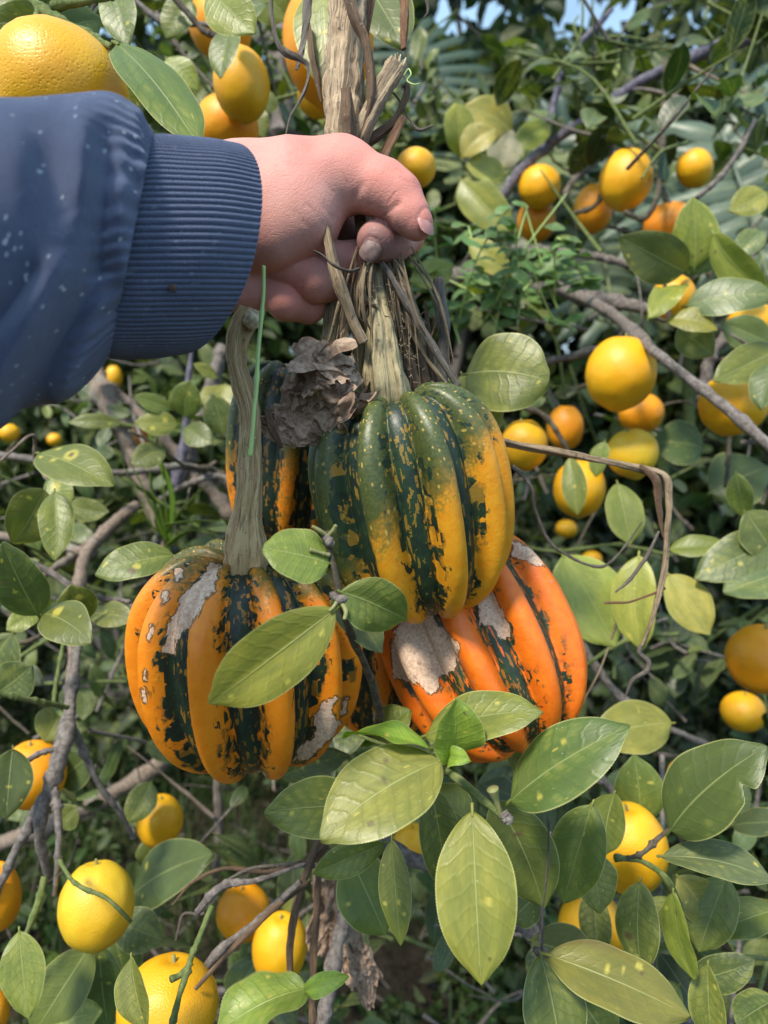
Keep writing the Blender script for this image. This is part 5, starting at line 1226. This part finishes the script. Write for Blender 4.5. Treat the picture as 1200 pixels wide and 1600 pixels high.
D_ = groove(D_, [(515, 358, 34), (495, 340, 52), (478, 322, 62)], 3, .8)
D_ = groove(D_, [(500, 368, 34), (470, 345, 60), (455, 325, 68)], 4, .7)
D_ = groove(D_, [(585, 360, 30), (575, 368, 30), (562, 378, 28)], 3, 1.5)
for c3, r3 in (((578, 390, 24), 18.5), ((670, 346, 46), 19.5)):
    dd3 = np.linalg.norm(Pg - hp(*c3), axis=1) / PX; D_ = D_ + 1.3 * PX * np.exp(-((dd3 - r3) / 2.2) ** 2)
HV, HF = surf_nets(D_.reshape(nx_, ny_, nz_), lo_c, hv)
# relax
def relax(V_, F_, it, lam=.5):
    e = np.concatenate([F_[:, [0, 1]], F_[:, [1, 2]], F_[:, [2, 3]], F_[:, [3, 0]]]); e = np.concatenate([e, e[:, ::-1]])
    n_ = np.bincount(e[:, 0], minlength=len(V_))[:, None]
    for i in range(it):
        s_ = np.stack([np.bincount(e[:, 0], weights=V_[e[:, 1], k], minlength=len(V_)) for k in range(3)], 1) / n_
        V_ = V_ + (lam if i % 2 == 0 else -lam * 1.02) * (s_ - V_)
    return V_
HV = relax(HV, HF, 4)
keep = HV[:, 0] > hp(262, 0, 0)[0]
hw = W(HV); hpx, hpy, hd = proj(hw)
CRE = [[(544, 328), (553, 317), (551, 299), (536, 273)], [(508, 285), (524, 304), (540, 321)], [(497, 299), (513, 325), (527, 344)], [(489, 331), (505, 349), (521, 360)],
       [(465, 303), (487, 325), (497, 344)], [(597, 339), (609, 331), (622, 322)], [(567, 312), (577, 320), (593, 317)], [(632, 271), (643, 280), (652, 293)], [(627, 278), (638, 285), (646, 298)],
       [(621, 264), (633, 270)], [(564, 394), (575, 371)], [(576, 368), (593, 376)], [(600, 352), (610, 362), (614, 378)],
       [(636, 268), (648, 278), (656, 294)], [(618, 300), (606, 318)], [(455, 458), (470, 452), (480, 440)], [(500, 425), (512, 412), (516, 400)]]
crd = np.full(len(hw), 99.)
for pl_ in CRE:
    for (ax_, ay_), (bx_, by_) in zip(pl_[:-1], pl_[1:]):
        ex, ey = bx_ - ax_, by_ - ay_; tq = np.clip(((hpx - ax_) * ex + (hpy - ay_) * ey) / (ex * ex + ey * ey), 0, 1)
        crd = np.minimum(crd, np.hypot(hpx - ax_ - ex * tq, hpy - ay_ - ey * tq))
crd = crd + 1.2 * fbm(HV * 300, 2) + np.where(hd > .535, 50, 0)
red = np.clip(.30 + .55 * fbm(HV * 32, 3), 0, 1)
for (cx, cy, r_, a_) in [(600, 255, 45, .5), (648, 300, 35, .7), (540, 235, 60, .4), (470, 255, 60, .25), (470, 435, 30, .5), (440, 480, 30, .4), (655, 350, 26, .5), (590, 370, 40, .25)]:
    red += a_ * np.exp(-((hpx - cx) ** 2 + (hpy - cy) ** 2) / r_ ** 2)
red -= .35 * np.exp(-((hpx - 450) ** 2 + (hpy - 370) ** 2) / 60 ** 2)
dirt = 1.0 * np.exp(-((hpx - 592) ** 2 + (hpy - 378) ** 2) / 42 ** 2) + .5 * np.exp(-((hpx - 530) ** 2 + (hpy - 400) ** 2) / 40 ** 2) + .35 * np.exp(-((hpx - 470) ** 2 + (hpy - 218) ** 2) / 26 ** 2) + .25 * np.exp(-((hpx - 500) ** 2 + (hpy - 450) ** 2) / 50 ** 2)
dirt *= np.where(D_.size > 0, 1, 1)
person = tag(empty('person', P(420, 400, .5)), 'person reaching in with a navy sweatshirt sleeve, fist gripping dry stalks', 'person')
hand = MB().add(hw, HF, np.zeros((len(hw), 2))).build('hand', MAT['skin'], person, {'red': np.clip(red, 0, 1), 'dirt': np.clip(dirt, 0, 1), 'cr': np.clip(crd, 0, 99)})
def nail(pc, along, nrm, ln, wd, mat, bulge=.32):
    """pc centre (hand px), along/nrm camera-space directions"""
    c0 = hp(*pc); y_ = np.array(along, float); y_ /= np.linalg.norm(y_); z_ = np.array(nrm, float); z_ -= y_ * (z_ @ y_); z_ /= np.linalg.norm(z_); x_ = np.cross(y_, z_)
    a_ = np.linspace(-1, 1, 25); X_, Y_ = np.meshgrid(a_, a_, indexing='ij')
    # squircle disc
    u_ = X_ * np.sqrt(1 - .38 * Y_ ** 2); v_ = Y_ * np.sqrt(1 - .38 * X_ ** 2)
    zz = -bulge * u_ ** 2 * wd * .5 - .24 * v_ ** 2 * ln * .5
    r_ = np.maximum(np.abs(X_), np.abs(Y_)); zz = zz - 2.2 * sstep(.86, 1., r_) * (Y_ < .8)
    pts = c0 + PX * ((u_ * wd * .5)[..., None] * x_ + (v_ * ln * .5)[..., None] * y_ + zz[..., None] * z_)
    return MB().add(W(pts.reshape(-1, 3)), grid_faces(25, 25, False), np.stack([X_.ravel(), Y_.ravel()], 1)).build('nail', mat, hand)
nail((670, 346, 49.5), (.30, -.95, .05), (.70, .25, .66), 38, 34, MAT['nail'], .30)
nail((577.5, 390.5, 26), (-.60, -.62, -.2), (-.36, -.38, .85), 34, 31, MAT['nail_dirty'], .27)

def sleeve_mesh(st, n, seg, disp, name, mat, parent):
    """st rows: top px,py, bottom px,py, depth, near-side vector x,y,z (camera space, metres)"""
    st = np.array(st, float)
    top = np.array([Q(r[0], r[1], r[4]) for r in st]); bot = np.array([Q(r[2], r[3], r[4]) for r in st])
    c = spline((top + bot) / 2, n); U_ = spline((top - bot) / 2, n); V_ = spline(st[:, 5:8], n)
    S_ = np.concatenate([[0], np.cumsum(np.linalg.norm(np.diff(c, axis=0), axis=1))])
    a_ = np.linspace(0, 2 * np.pi, seg, endpoint=False); co_, si_ = np.cos(a_), np.sin(a_)
    se = lambda x: np.sign(x) * np.abs(x) ** .95
    base = c[:, None, :] + se(co_)[None, :, None] * U_[:, None, :] + se(si_)[None, :, None] * V_[:, None, :]
    nu = np.linalg.norm(U_, axis=1)[:, None, None]; nv = np.linalg.norm(V_, axis=1)[:, None, None]
    nrm = co_[None, :, None] * U_[:, None, :] / nu ** 2 + si_[None, :, None] * V_[:, None, :] / nv ** 2; nrm /= np.linalg.norm(nrm, axis=2)[..., None]
    AA = np.broadcast_to(a_[None, :], (n, seg)); SS = np.broadcast_to(S_[:, None], (n, seg))
    dz, rb = disp(AA, SS, base, S_[-1])
    pos = base + nrm * dz[..., None]
    mb = MB().add(W(pos.reshape(-1, 3)), grid_faces(n, seg)[:, ::-1], np.stack([(AA * .06).ravel(), SS.ravel()], 1))
    return mb.build(name, MAT[mat], parent, {'rib': rb.reshape(-1)})
# camera-space V points towards the viewer side
def d_sleeve(AA, SS, base, Lt):
    p_ = base.reshape(-1, 3)
    f1 = fbm(p_ * np.array([14, 7, 10]) + 3, 3).reshape(AA.shape) * .0055
    fold = np.zeros_like(AA)
    px_ = p_[:, 0] / -p_[:, 2] * FPX + 600; py_ = -p_[:, 1] / -p_[:, 2] * FPX + 800
    px_ = px_.reshape(AA.shape); py_ = py_.reshape(AA.shape)
    for (x0, y0, x1, y1, wd_, am) in [(165, 215, 150, 420, 20, -.0055), (120, 190, 148, 330, 22, .004), (150, 420, 30, 640, 26, -.008), (190, 300, 200, 480, 20, .005), (215, 190, 238, 360, 13, .003), (232, 420, 130, 580, 13, -.005), (238, 300, 240, 430, 9, -.0035),
                                      (95, 430, -20, 640, 30, .006), (60, 200, 95, 330, 26, -.004), (205, 480, 90, 610, 14, .004), (0, 185, 50, 300, 26, .003), (45, 430, -60, 560, 20, -.005)]:
        ex, ey = x1 - x0, y1 - y0; t_ = np.clip(((px_ - x0) * ex + (py_ - y0) * ey) / (ex * ex + ey * ey), 0, 1)
        dd2 = np.hypot(px_ - x0 - ex * t_, py_ - y0 - ey * t_); fold += am * np.exp(-(dd2 / wd_) ** 2) * (.3 + .7 * np.sin(np.pi * np.clip(t_ * .8 + .1, 0, 1)))
    ez = SS / Lt; gath = sstep(.0, .14, 1 - ez) ; pucker = .0012 * np.sin(AA * 46 + 3 * np.sin(AA * 7)) * np.exp(-((1 - ez) / .05) ** 2)
    return f1 * (.3 + .7 * gath) + fold * 1.5 + pucker * .7 + .004 * np.exp(-((1 - ez - .06) / .05) ** 2) - .0035 * (1 - sstep(0, .03, 1 - ez)), np.ones_like(AA)
def d_cuff(AA, SS, base, Lt):
    nr = 116; ph = AA * nr + .35 * np.sin(AA * 9); r_ = .5 + .5 * np.cos(ph); z_ = SS / Lt
    endr = -.0045 * sstep(.955, 1., z_) ** 2
    pinch = -.0022 * np.exp(-((z_) / .10) ** 2)
    return .00085 * (r_ ** .6) * sstep(0, .04, z_) + endr + pinch + .0022 * fbm(base.reshape(-1, 3) * 22, 2).reshape(AA.shape), r_
SLV = [(-900, 700, -900, 1500, .10, .0, 0, .05), (-480, 330, -560, 960, .19, .0, 0, .055), (-200, 190, -270, 790, .27, .005, 0, .055), (0, 176, -60, 690, .335, .010, 0, .055),
       (115, 170, 30, 650, .365, .014, 0, .052), (190, 178, 118, 604, .385, .016, 0, .048), (238, 212, 170, 564, .398, .018, 0, .042)]
sl = sleeve_mesh(SLV, 420, 460, d_sleeve, 'sleeve', 'fleece', person)
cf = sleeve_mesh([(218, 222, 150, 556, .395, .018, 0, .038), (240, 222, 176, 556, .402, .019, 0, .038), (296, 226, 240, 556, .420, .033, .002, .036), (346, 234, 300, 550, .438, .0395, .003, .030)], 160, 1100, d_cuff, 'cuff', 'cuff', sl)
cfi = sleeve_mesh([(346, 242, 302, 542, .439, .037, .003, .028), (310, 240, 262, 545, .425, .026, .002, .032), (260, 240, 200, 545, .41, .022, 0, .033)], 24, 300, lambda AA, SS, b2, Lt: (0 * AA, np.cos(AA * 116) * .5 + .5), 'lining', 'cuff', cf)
mb = MB(); c_ = P(265, 452, .378); tube(mb, [c_, c_ + [.0015, 0, .001], c_ + [.003, 0, -.001]], [.0012, .0018, .001], n=8, seg=8, bump=.5, bs=900); tag(mb.build('seed_husk', MAT['straw_brown']), 'tiny brown husk stuck on the navy cuff', 'husk')

# ------------------------------------------------------------------ DRY STALKS in the fist
def stalk(label, pts, rad, mat='straw', cat='dry stalk', group='dry stalks bundled in the fist', name='dry_stalk', **k):
    mb = MB(); kw = dict(n=70, seg=20, ridge=.16, nridge=4, bump=.25, bs=90, twist=.8, seed=len(WORLD) % 17); kw.update(k)
    px_tube(mb, pts, rad, **kw); return tag(mb.build(name, MAT[mat]), label, cat, group)
stalk('thickest furrowed brown stalk rising straight out of the fist', [(548, -60, .545), (542, 60, .54), (535, 150, .535), (534, 240, .53), (545, 330, .53)], [26, 28, 27, 26, 20], 'straw', seg=36, ridge=.10, nridge=7)
stalk('dark ribbon like stalk crossing in front of the thickest one', [(528, -60, .52), (548, 10, .515), (572, 70, .515), (582, 140, .515), (570, 200, .52), (552, 260, .525)], [11, 12, 13, 11, 12, 10], 'straw_brown', flat=.6, twist=2.2)
stalk('reddish brown strip behind the dark ribbon at the top', [(582, -60, .55), (575, 10, .55), (562, 100, .55), (560, 230, .54)], [12, 11, 9, 8], 'straw_red', flat=.7)
stalk('short stub with a pale green cut end against the thickest stalk', [(541, 140, .508), (543, 180, .508), (546, 240, .515)], [8, 10, 10], 'straw_brown')
stalk('thick stalk with a splintered pale end leaning outward above the thumb', [(618, 100, .52), (598, 140, .52), (572, 190, .52), (555, 240, .525)], [17, 15, 14, 12], 'straw', seg=28)
stalk('thin curved stalk between the splintered one and the red one', [(636, 128, .53), (634, 150, .53), (618, 185, .53), (592, 210, .53), (565, 230, .53)], [3, 5, 6, 7, 7], 'straw_brown')
stalk('red brown snapped stalk just above the thumb', [(630, 182, .53), (612, 220, .53), (592, 262, .53), (570, 300, .53)], [6, 8, 8, 8], 'straw_red')
stalk('hanging split pod like stalk at the top beside the sky gaps', [(633, -40, .56), (632, 20, .56), (631, 76, .56)], [9, 9, 5], 'straw_red', flat=.6)
stalk('fine wiry tendril hooking below the hanging split stalk', [(632, 75, .56), (636, 100, .56), (628, 115, .555), (640, 135, .55), (632, 160, .55)], [1.5, 1.3, 1.2, 1.2, 1], 'straw_brown', seg=6, ridge=0)
stalk('dark wire like tendril curling right above the thumb', [(570, 134, .53), (598, 134, .53), (620, 150, .53), (640, 185, .53), (655, 202, .53), (676, 196, .53)], [1.8, 1.6, 1.6, 2, 3, 1.5], 'straw_grey', seg=8, ridge=0)
stalk('grey twisted dry strip hanging left of the stalks', [(422, -40, .53), (424, 20, .53), (430, 62, .53), (445, 82, .53), (470, 93, .53), (482, 108, .53), (476, 145, .53), (455, 180, .53), (446, 212, .53)], [5, 5, 5, 6, 5, 4, 5, 4, 1.5], 'straw_grey', flat=.4, twist=7, n=120)
stalk('curled dry dark leaf strip hanging beside the olive leaf', [(484, -40, .55), (480, 20, .55), (474, 60, .55), (468, 90, .55), (462, 110, .55)], [9, 8, 6, 6, 3], 'straw_grey', flat=.3, twist=6)
stalk('brown withered leaf shred in front of the big top lemon', [(480, 30, .60), (486, 80, .60), (496, 120, .60), (502, 160, .60)], [7, 12, 10, 2], 'straw_brown', flat=.25, twist=1)
stalk('small hooked tendril at the top near the sky gaps', [(660, -20, .56), (667, 5, .56), (668, 20, .56), (662, 28, .56)], [2, 2.5, 2, 1.2], 'straw_grey', seg=8, ridge=0)
mb = MB()
for i in range(26):
    a_ = rng.random() * 6.28; r_ = 14 * rng.random() ** .5; x_, y_ = 620 + r_ * math.cos(a_) * .9, 101 + r_ * math.sin(a_) * .7
    px_tube(mb, [(x_ - 4, y_ + 14, .52), (x_, y_, .515 + .01 * rng.random()), (x_ + rng.uniform(-2, 4), y_ - rng.uniform(4, 13), .515)], [2.6, 2.2, .8], n=5, seg=5)
o_ = mb.build('splintered_end', MAT['pale'], bpy.data.objects['dry_stalk.004']); o_['kind'] = 'stuff'
stalk('curly pale green tendril caught on the splintered stalk', [(631, 118, .515), (638, 108, .513), (642, 116, .512), (636, 126, .513), (646, 132, .512), (656, 130, .512)], [1.2, 1.2, 1.2, 1.2, 1.2, .7], 'greenstem', seg=6, ridge=0, name='green_tendril', cat='tendril')
mb = MB()
for i in range(85):
    x0 = rng.normal(592, 20); x1 = x0 + (x0 - 592) * 1.2 + rng.normal(16, 17); y1 = rng.uniform(500, 612); d0 = .515 + rng.normal(0, .008)
    px_tube(mb, [(x0, 385, d0), ((x0 + x1) / 2 + rng.normal(0, 9), 470 + rng.normal(0, 12), d0 - .004), (x1, y1, d0 + .01)], [1.2, 1.7 * rng.uniform(.4, 1.8), .4], n=24, seg=5, cap=False)
for i in range(70):
    y0 = rng.uniform(430, 600); x0 = 596 + (y0 - 420) * .22 + rng.normal(0, 16); a_ = rng.uniform(-1, 1) * 1.2 + (0 if rng.random() < .5 else 3.14); l_ = rng.uniform(3, 9)
    px_tube(mb, [(x0, y0, .500), (x0 + math.cos(a_) * l_, y0 + math.sin(a_) * l_, .498)], [1.0, .4], n=4, seg=4, cap=False)
tag(mb.build('dry_fibres', MAT['straw']), 'frayed dry fibres shredding between the fist and the central squash', 'dry fibres', kind='stuff')
# below the fist
stalk('flat tan stalk slanting down in front of the crumpled leaf', [(508, 350, .485), (520, 410, .484), (535, 455, .486), (552, 500, .488), (568, 535, .49)], [10, 10, 11, 10, 9], 'straw', flat=.7)
stalk('short pale peeled strip curling in front of the fingers', [(490, 392, .466), (505, 400, .464), (522, 414, .463), (545, 424, .463), (562, 420, .463)], [2.5, 4, 5, 6, 4], 'straw_grey', flat=.4, twist=2)
stalk('green brown stalk dropping behind the crumpled leaf', [(532, 420, .53), (524, 480, .53), (515, 560, .53)], [14, 13, 14], 'stem')
stalk('short pointed stalk behind the slanting flat one', [(545, 450, .52), (540, 500, .52), (540, 545, .52)], [9, 8, 7], 'straw')
stalk('brown stalk close behind the central squash stem', [(598, 390, .52), (612, 460, .525), (632, 540, .53), (650, 610, .535)], [11, 10, 9, 9], 'straw_brown')
stalk('thin straight brown stalk second behind the central stem', [(606, 390, .53), (634, 480, .535), (655, 560, .54), (668, 605, .54)], [8, 8, 8, 7], 'straw_brown')
stalk('long bent dry vine sliding down onto the central squash', [(596, 410, .50), (622, 450, .50), (652, 500, .505), (682, 550, .51), (718, 604, .515)], [4, 5, 6, 6, 4], 'straw_grey', twist=5)
stalk('upright broken stalk standing free above the squash', [(684, 434, .54), (688, 480, .54), (692, 530, .54), (690, 605, .545)], [8, 9, 8, 9], 'straw_grey')
stalk('thin upright stalk between the two broken ones', [(664, 470, .54), (668, 520, .54), (676, 600, .545)], [2, 4, 5], 'straw_brown')
stalk('thin red tendril curling round the thin upright stalk', [(650, 500, .53), (664, 488, .53), (680, 500, .53), (672, 530, .53), (660, 545, .53)], [1.2, 1.3, 1.3, 1.3, 1], 'straw_red', seg=6, ridge=0)
stalk('dry strand winding behind the vine near the squash top', [(620, 480, .515), (645, 520, .515), (668, 560, .52), (700, 598, .52)], [3, 4, 3, 3], 'straw', twist=4)
stalk('pale husk curl beside the top of the central stem', [(572, 420, .50), (566, 445, .498), (572, 468, .50), (590, 480, .50)], [5, 7, 6, 4], 'straw', flat=.5)
mb = MB(); px_tube(mb, [(412, 415, .462), (411, 470, .460), (406, 540, .458), (401, 610, .456), (395, 665, .455), (390, 714, .455)], [3, 3.2, 3.2, 3.4, 3.2, 4], n=50, seg=10, knots=2)
tag(mb.build('green_shoot', MAT['greenstem']), 'slender fresh green stem hanging from the heel of the hand', 'shoot')
# the crumpled dead leaf
def crumpled(label, ctr, ru, rv, depth_px, amp, seed, name='dead_leaf', n=150, holes=.0, ang=0, group='dead leaves', an=(1, 1)):
    u_ = np.linspace(-1, 1, n); U_, V_ = np.meshgrid(u_, u_, indexing='ij'); rr = np.sqrt(U_ ** 2 + V_ ** 2)
    x_ = U_ * np.sqrt(1 - V_ ** 2 / 2); y_ = V_ * np.sqrt(1 - U_ ** 2 / 2)
    p_ = np.stack([x_.ravel(), y_.ravel(), 0 * x_.ravel()], 1)
    rim = 1 + .22 * fbm(np.stack([np.cos(np.arctan2(p_[:, 1], p_[:, 0])) * 2, np.sin(np.arctan2(p_[:, 1], p_[:, 0])) * 2, np.full(len(p_), seed)], 1), 3) * 1.6
    wx = fbm(p_ * 1.5 + seed, 3) * .35; wy = fbm(p_ * 1.5 + seed + 40, 3) * .35
    rdg = lambda f_, s_: 1 - 2 * np.abs(fbm(p_ * [an[0], an[1], 1] * f_ + s_ + np.stack([wx, wy, 0 * wx], 1) * 2.2, 2))
    z_ = .62 * rdg(1.5, seed) + .36 * rdg(3.1, seed + 9) + .12 * rdg(6.5, seed + 5) + .02 * rdg(15., seed + 2)
    z_ = (z_ - z_.mean()) * amp + depth_px * (1 - (p_ ** 2).sum(1))
    xx_ = (p_[:, 0] * rim + wx * .45 + .10 * rdg(5., seed + 70) * .5) * ru; yy_ = (p_[:, 1] * rim + wy * .45) * rv
    a_ = R_(ang); X_ = xx_ * math.cos(a_) - yy_ * math.sin(a_); Y_ = xx_ * math.sin(a_) + yy_ * math.cos(a_)
    k_ = ctr[2] / FPX; c0 = Q(*ctr)
    pos = c0 + np.stack([X_ * k_, -Y_ * k_, z_ * k_], 1)
    return tag(MB().add(W(pos), grid_faces(n, n, False), np.stack([U_.ravel(), V_.ravel()], 1)).build(name, MAT['crumple']), label, 'dead leaf', group)
def dead_leaf_ball(label, ctr, ru, rv, rz, nsh, seed, sz, ang=0):
    r = np.random.default_rng(seed); mb = MB(); c0 = Q(*ctr); k_ = ctr[2] / FPX; n = 34
    a0 = R_(ang)
    for i in range(nsh):
        dirs = r.normal(size=3); dirs[2] = abs(dirs[2]) * .9 + .15; dirs /= np.linalg.norm(dirs); q = dirs * r.uniform(.55, .95)
        X0 = q[0] * ru * math.cos(a0) - q[1] * rv * math.sin(a0); Y0 = q[0] * ru * math.sin(a0) + q[1] * rv * math.cos(a0)
        cc = c0 + np.array([X0, Y0, q[2] * rz]) * k_
        nn = dirs + r.normal(0, .45, 3); nn /= np.linalg.norm(nn); t1 = np.cross(nn, r.normal(size=3)); t1 /= np.linalg.norm(t1); t2 = np.cross(nn, t1)
        u_ = np.linspace(-1, 1, n); U_, V_ = np.meshgrid(u_, u_, indexing='ij'); s_ = sz * r.uniform(.7, 1.25) * k_
        p3 = np.stack([U_.ravel(), V_.ravel(), np.full(n * n, i * 3.7)], 1)
        rim = 1 + .8 * fbm(np.stack([np.arctan2(V_, U_).ravel() * 1.6, np.full(n * n, i * 7.), np.zeros(n * n)], 1), 3)
        fl = (1 - 2 * np.abs(fbm(p3 * [.9, 1.9, 1] + seed, 2))) * .34 + (1 - 2 * np.abs(fbm(p3 * [2.2, 4.8, 1] + seed, 2))) * .17 + .04 * fbm(p3 * 11, 2)
        cv = r.uniform(.15, .8); xx = np.sin(U_.ravel() * cv * 1.8) / (cv * 1.8); zz = fl - (1 - np.cos(U_.ravel() * cv * 1.8)) / (cv * 1.8)
        pos = cc + s_ * ((xx * rim)[:, None] * t1 + (V_.ravel() * rim * .8 + .2 * fl)[:, None] * t2 + zz[:, None] * nn)
        mb.add(W(pos), grid_faces(n, n, False), np.stack([U_.ravel(), V_.ravel()], 1))
    o = mb.build('dead_leaf', MAT['crumple']); o['kind'] = 'thing'; return tag(o, label, 'dead leaf', 'dead leaves')
dead_leaf_ball('large crumpled grey brown dead leaf between fist and squashes', (520, 606, .492), 34, 56, 20, 11, 23, 42, ang=28)
crumpled('dark lower flap of dead leaf over the rear squash', (485, 655, .497), 62, 44, 12, 22, 8, ang=30)
crumpled('small dead leaf scrap reaching toward the tall stem', (440, 672, .497), 40, 20, 6, 14, 12, n=80, ang=28)
crumpled('withered leaf hanging by the grey stem at the bottom', (560, 1510, .66), 26, 60, 8, 20, 21, n=90, ang=-20)
crumpled('withered grey leaf clump under the squash gap', (520, 1420, .70), 40, 90, 10, 26, 25, n=110, ang=8)

# (right side)
# bent dry stalk on the right and fine tendrils
stalk('bent dry stalk pointing right from the central squash, then dropping', [(780, 690, .60), (860, 704, .60), (950, 722, .60), (1018, 736, .60), (1040, 748, .60), (1046, 775, .60), (1042, 830, .60), (1038, 890, .60), (1022, 960, .60), (1004, 1010, .60)], [6, 6.5, 6, 6.5, 8, 6, 4.5, 4.5, 4, 3], 'straw', group='dry tendrils at the right', n=140, ridge=.25, flat=.8, twist=5)
stalk('frayed strip hanging inside the bend of the dry stalk', [(1000, 727, .597), (1026, 752, .597), (1030, 800, .60), (1036, 840, .60)], [4, 6, 4, 1], 'straw_brown', group='dry tendrils at the right')
stalk('twisted tendril falling under the bent stalk', [(1030, 830, .60), (1010, 870, .60), (985, 905, .60), (962, 925, .60)], [2, 3, 3, 1.5], 'straw_grey', group='dry tendrils at the right', ridge=0, seg=8)
stalk('lowest twisted tail of the bent stalk', [(1004, 1008, .60), (1000, 1020, .60), (1014, 1035, .60), (1008, 1050, .60), (988, 1065, .60), (976, 1090, .60)], [3, 4, 4, 4, 3, 1], 'straw_grey', group='dry tendrils at the right', ridge=.2, seg=8, twist=4)
stalk('thin red twig crossing the hanging tendril', [(945, 942, .60), (985, 940, .60), (1020, 928, .60), (1040, 918, .60)], [2, 2, 2, 2.5], 'straw_red', group='dry tendrils at the right', ridge=0, seg=8)
stalk('fine dark tendril looping between the right squash and leaves', [(800, 728, .62), (815, 742, .62), (832, 765, .62), (838, 800, .63), (860, 850, .64), (900, 875, .64), (940, 885, .64), (970, 862, .64), (1003, 816, .64)], [3, 4, 2.5, 2.5, 2.5, 2.5, 2.5, 2, 1], 'straw_grey', group='dry tendrils at the right', ridge=0, seg=8, n=110, bump=.5, bs=260)
stalk('pale grass stem slanting behind the right squash', [(968, 958, .8), (940, 1040, .8), (905, 1110, .8), (884, 1170, .8)], [1.5, 1.5, 1.5, 1.2], 'straw', group='dry tendrils at the right', ridge=0, seg=6)
# tangle at the bottom
for lab, pts, rd_, mt in [
    ('brown dry vine crossing the egg shaped lemon', [(455, 1545, .62), (452, 1480, .62), (466, 1400, .62), (490, 1330, .64), (505, 1300, .66)], [5, 6, 6, 5, 5], 'straw_brown'),
    ('second dry vine beside the thick grey stem', [(488, 1600, .64), (490, 1500, .64), (495, 1420, .65), (500, 1320, .66)], [6, 6, 5, 5], 'straw_brown'),
    ('bundle of curling tendrils above the orange pair of lemons', [(268, 1415, .62), (300, 1380, .62), (350, 1358, .62), (420, 1362, .63), (480, 1345, .64), (510, 1320, .66)], [1.5, 2.5, 3, 4, 6, 6], 'straw_brown'),
    ('grey tendril looping above the orange pair of lemons', [(345, 1382, .61), (390, 1358, .61), (440, 1352, .62), (490, 1352, .64)], [2, 2.5, 3, 4], 'straw_grey'),
    ('long brown dry twig slanting under the orange pair of lemons', [(305, 1545, .56), (345, 1500, .57), (395, 1450, .58), (440, 1410, .60), (478, 1380, .62)], [3, 4, 5, 5, 5], 'straw_brown'),
    ('little grey hook tendril left of the orange lemon', [(275, 1470, .62), (285, 1430, .62), (310, 1430, .62), (320, 1428, .62)], [1.5, 2, 2.5, 1.5], 'straw_grey'),
    ('pale grey dry shoot behind the left squash base', [(340, 1210, 1.0), (342, 1300, 1.0), (335, 1370, 1.0)], [6, 7, 6], 'straw_grey')]:
    stalk(lab, pts, rd_, mt, group='dry vine tangle at the bottom', ridge=.1, seg=10)
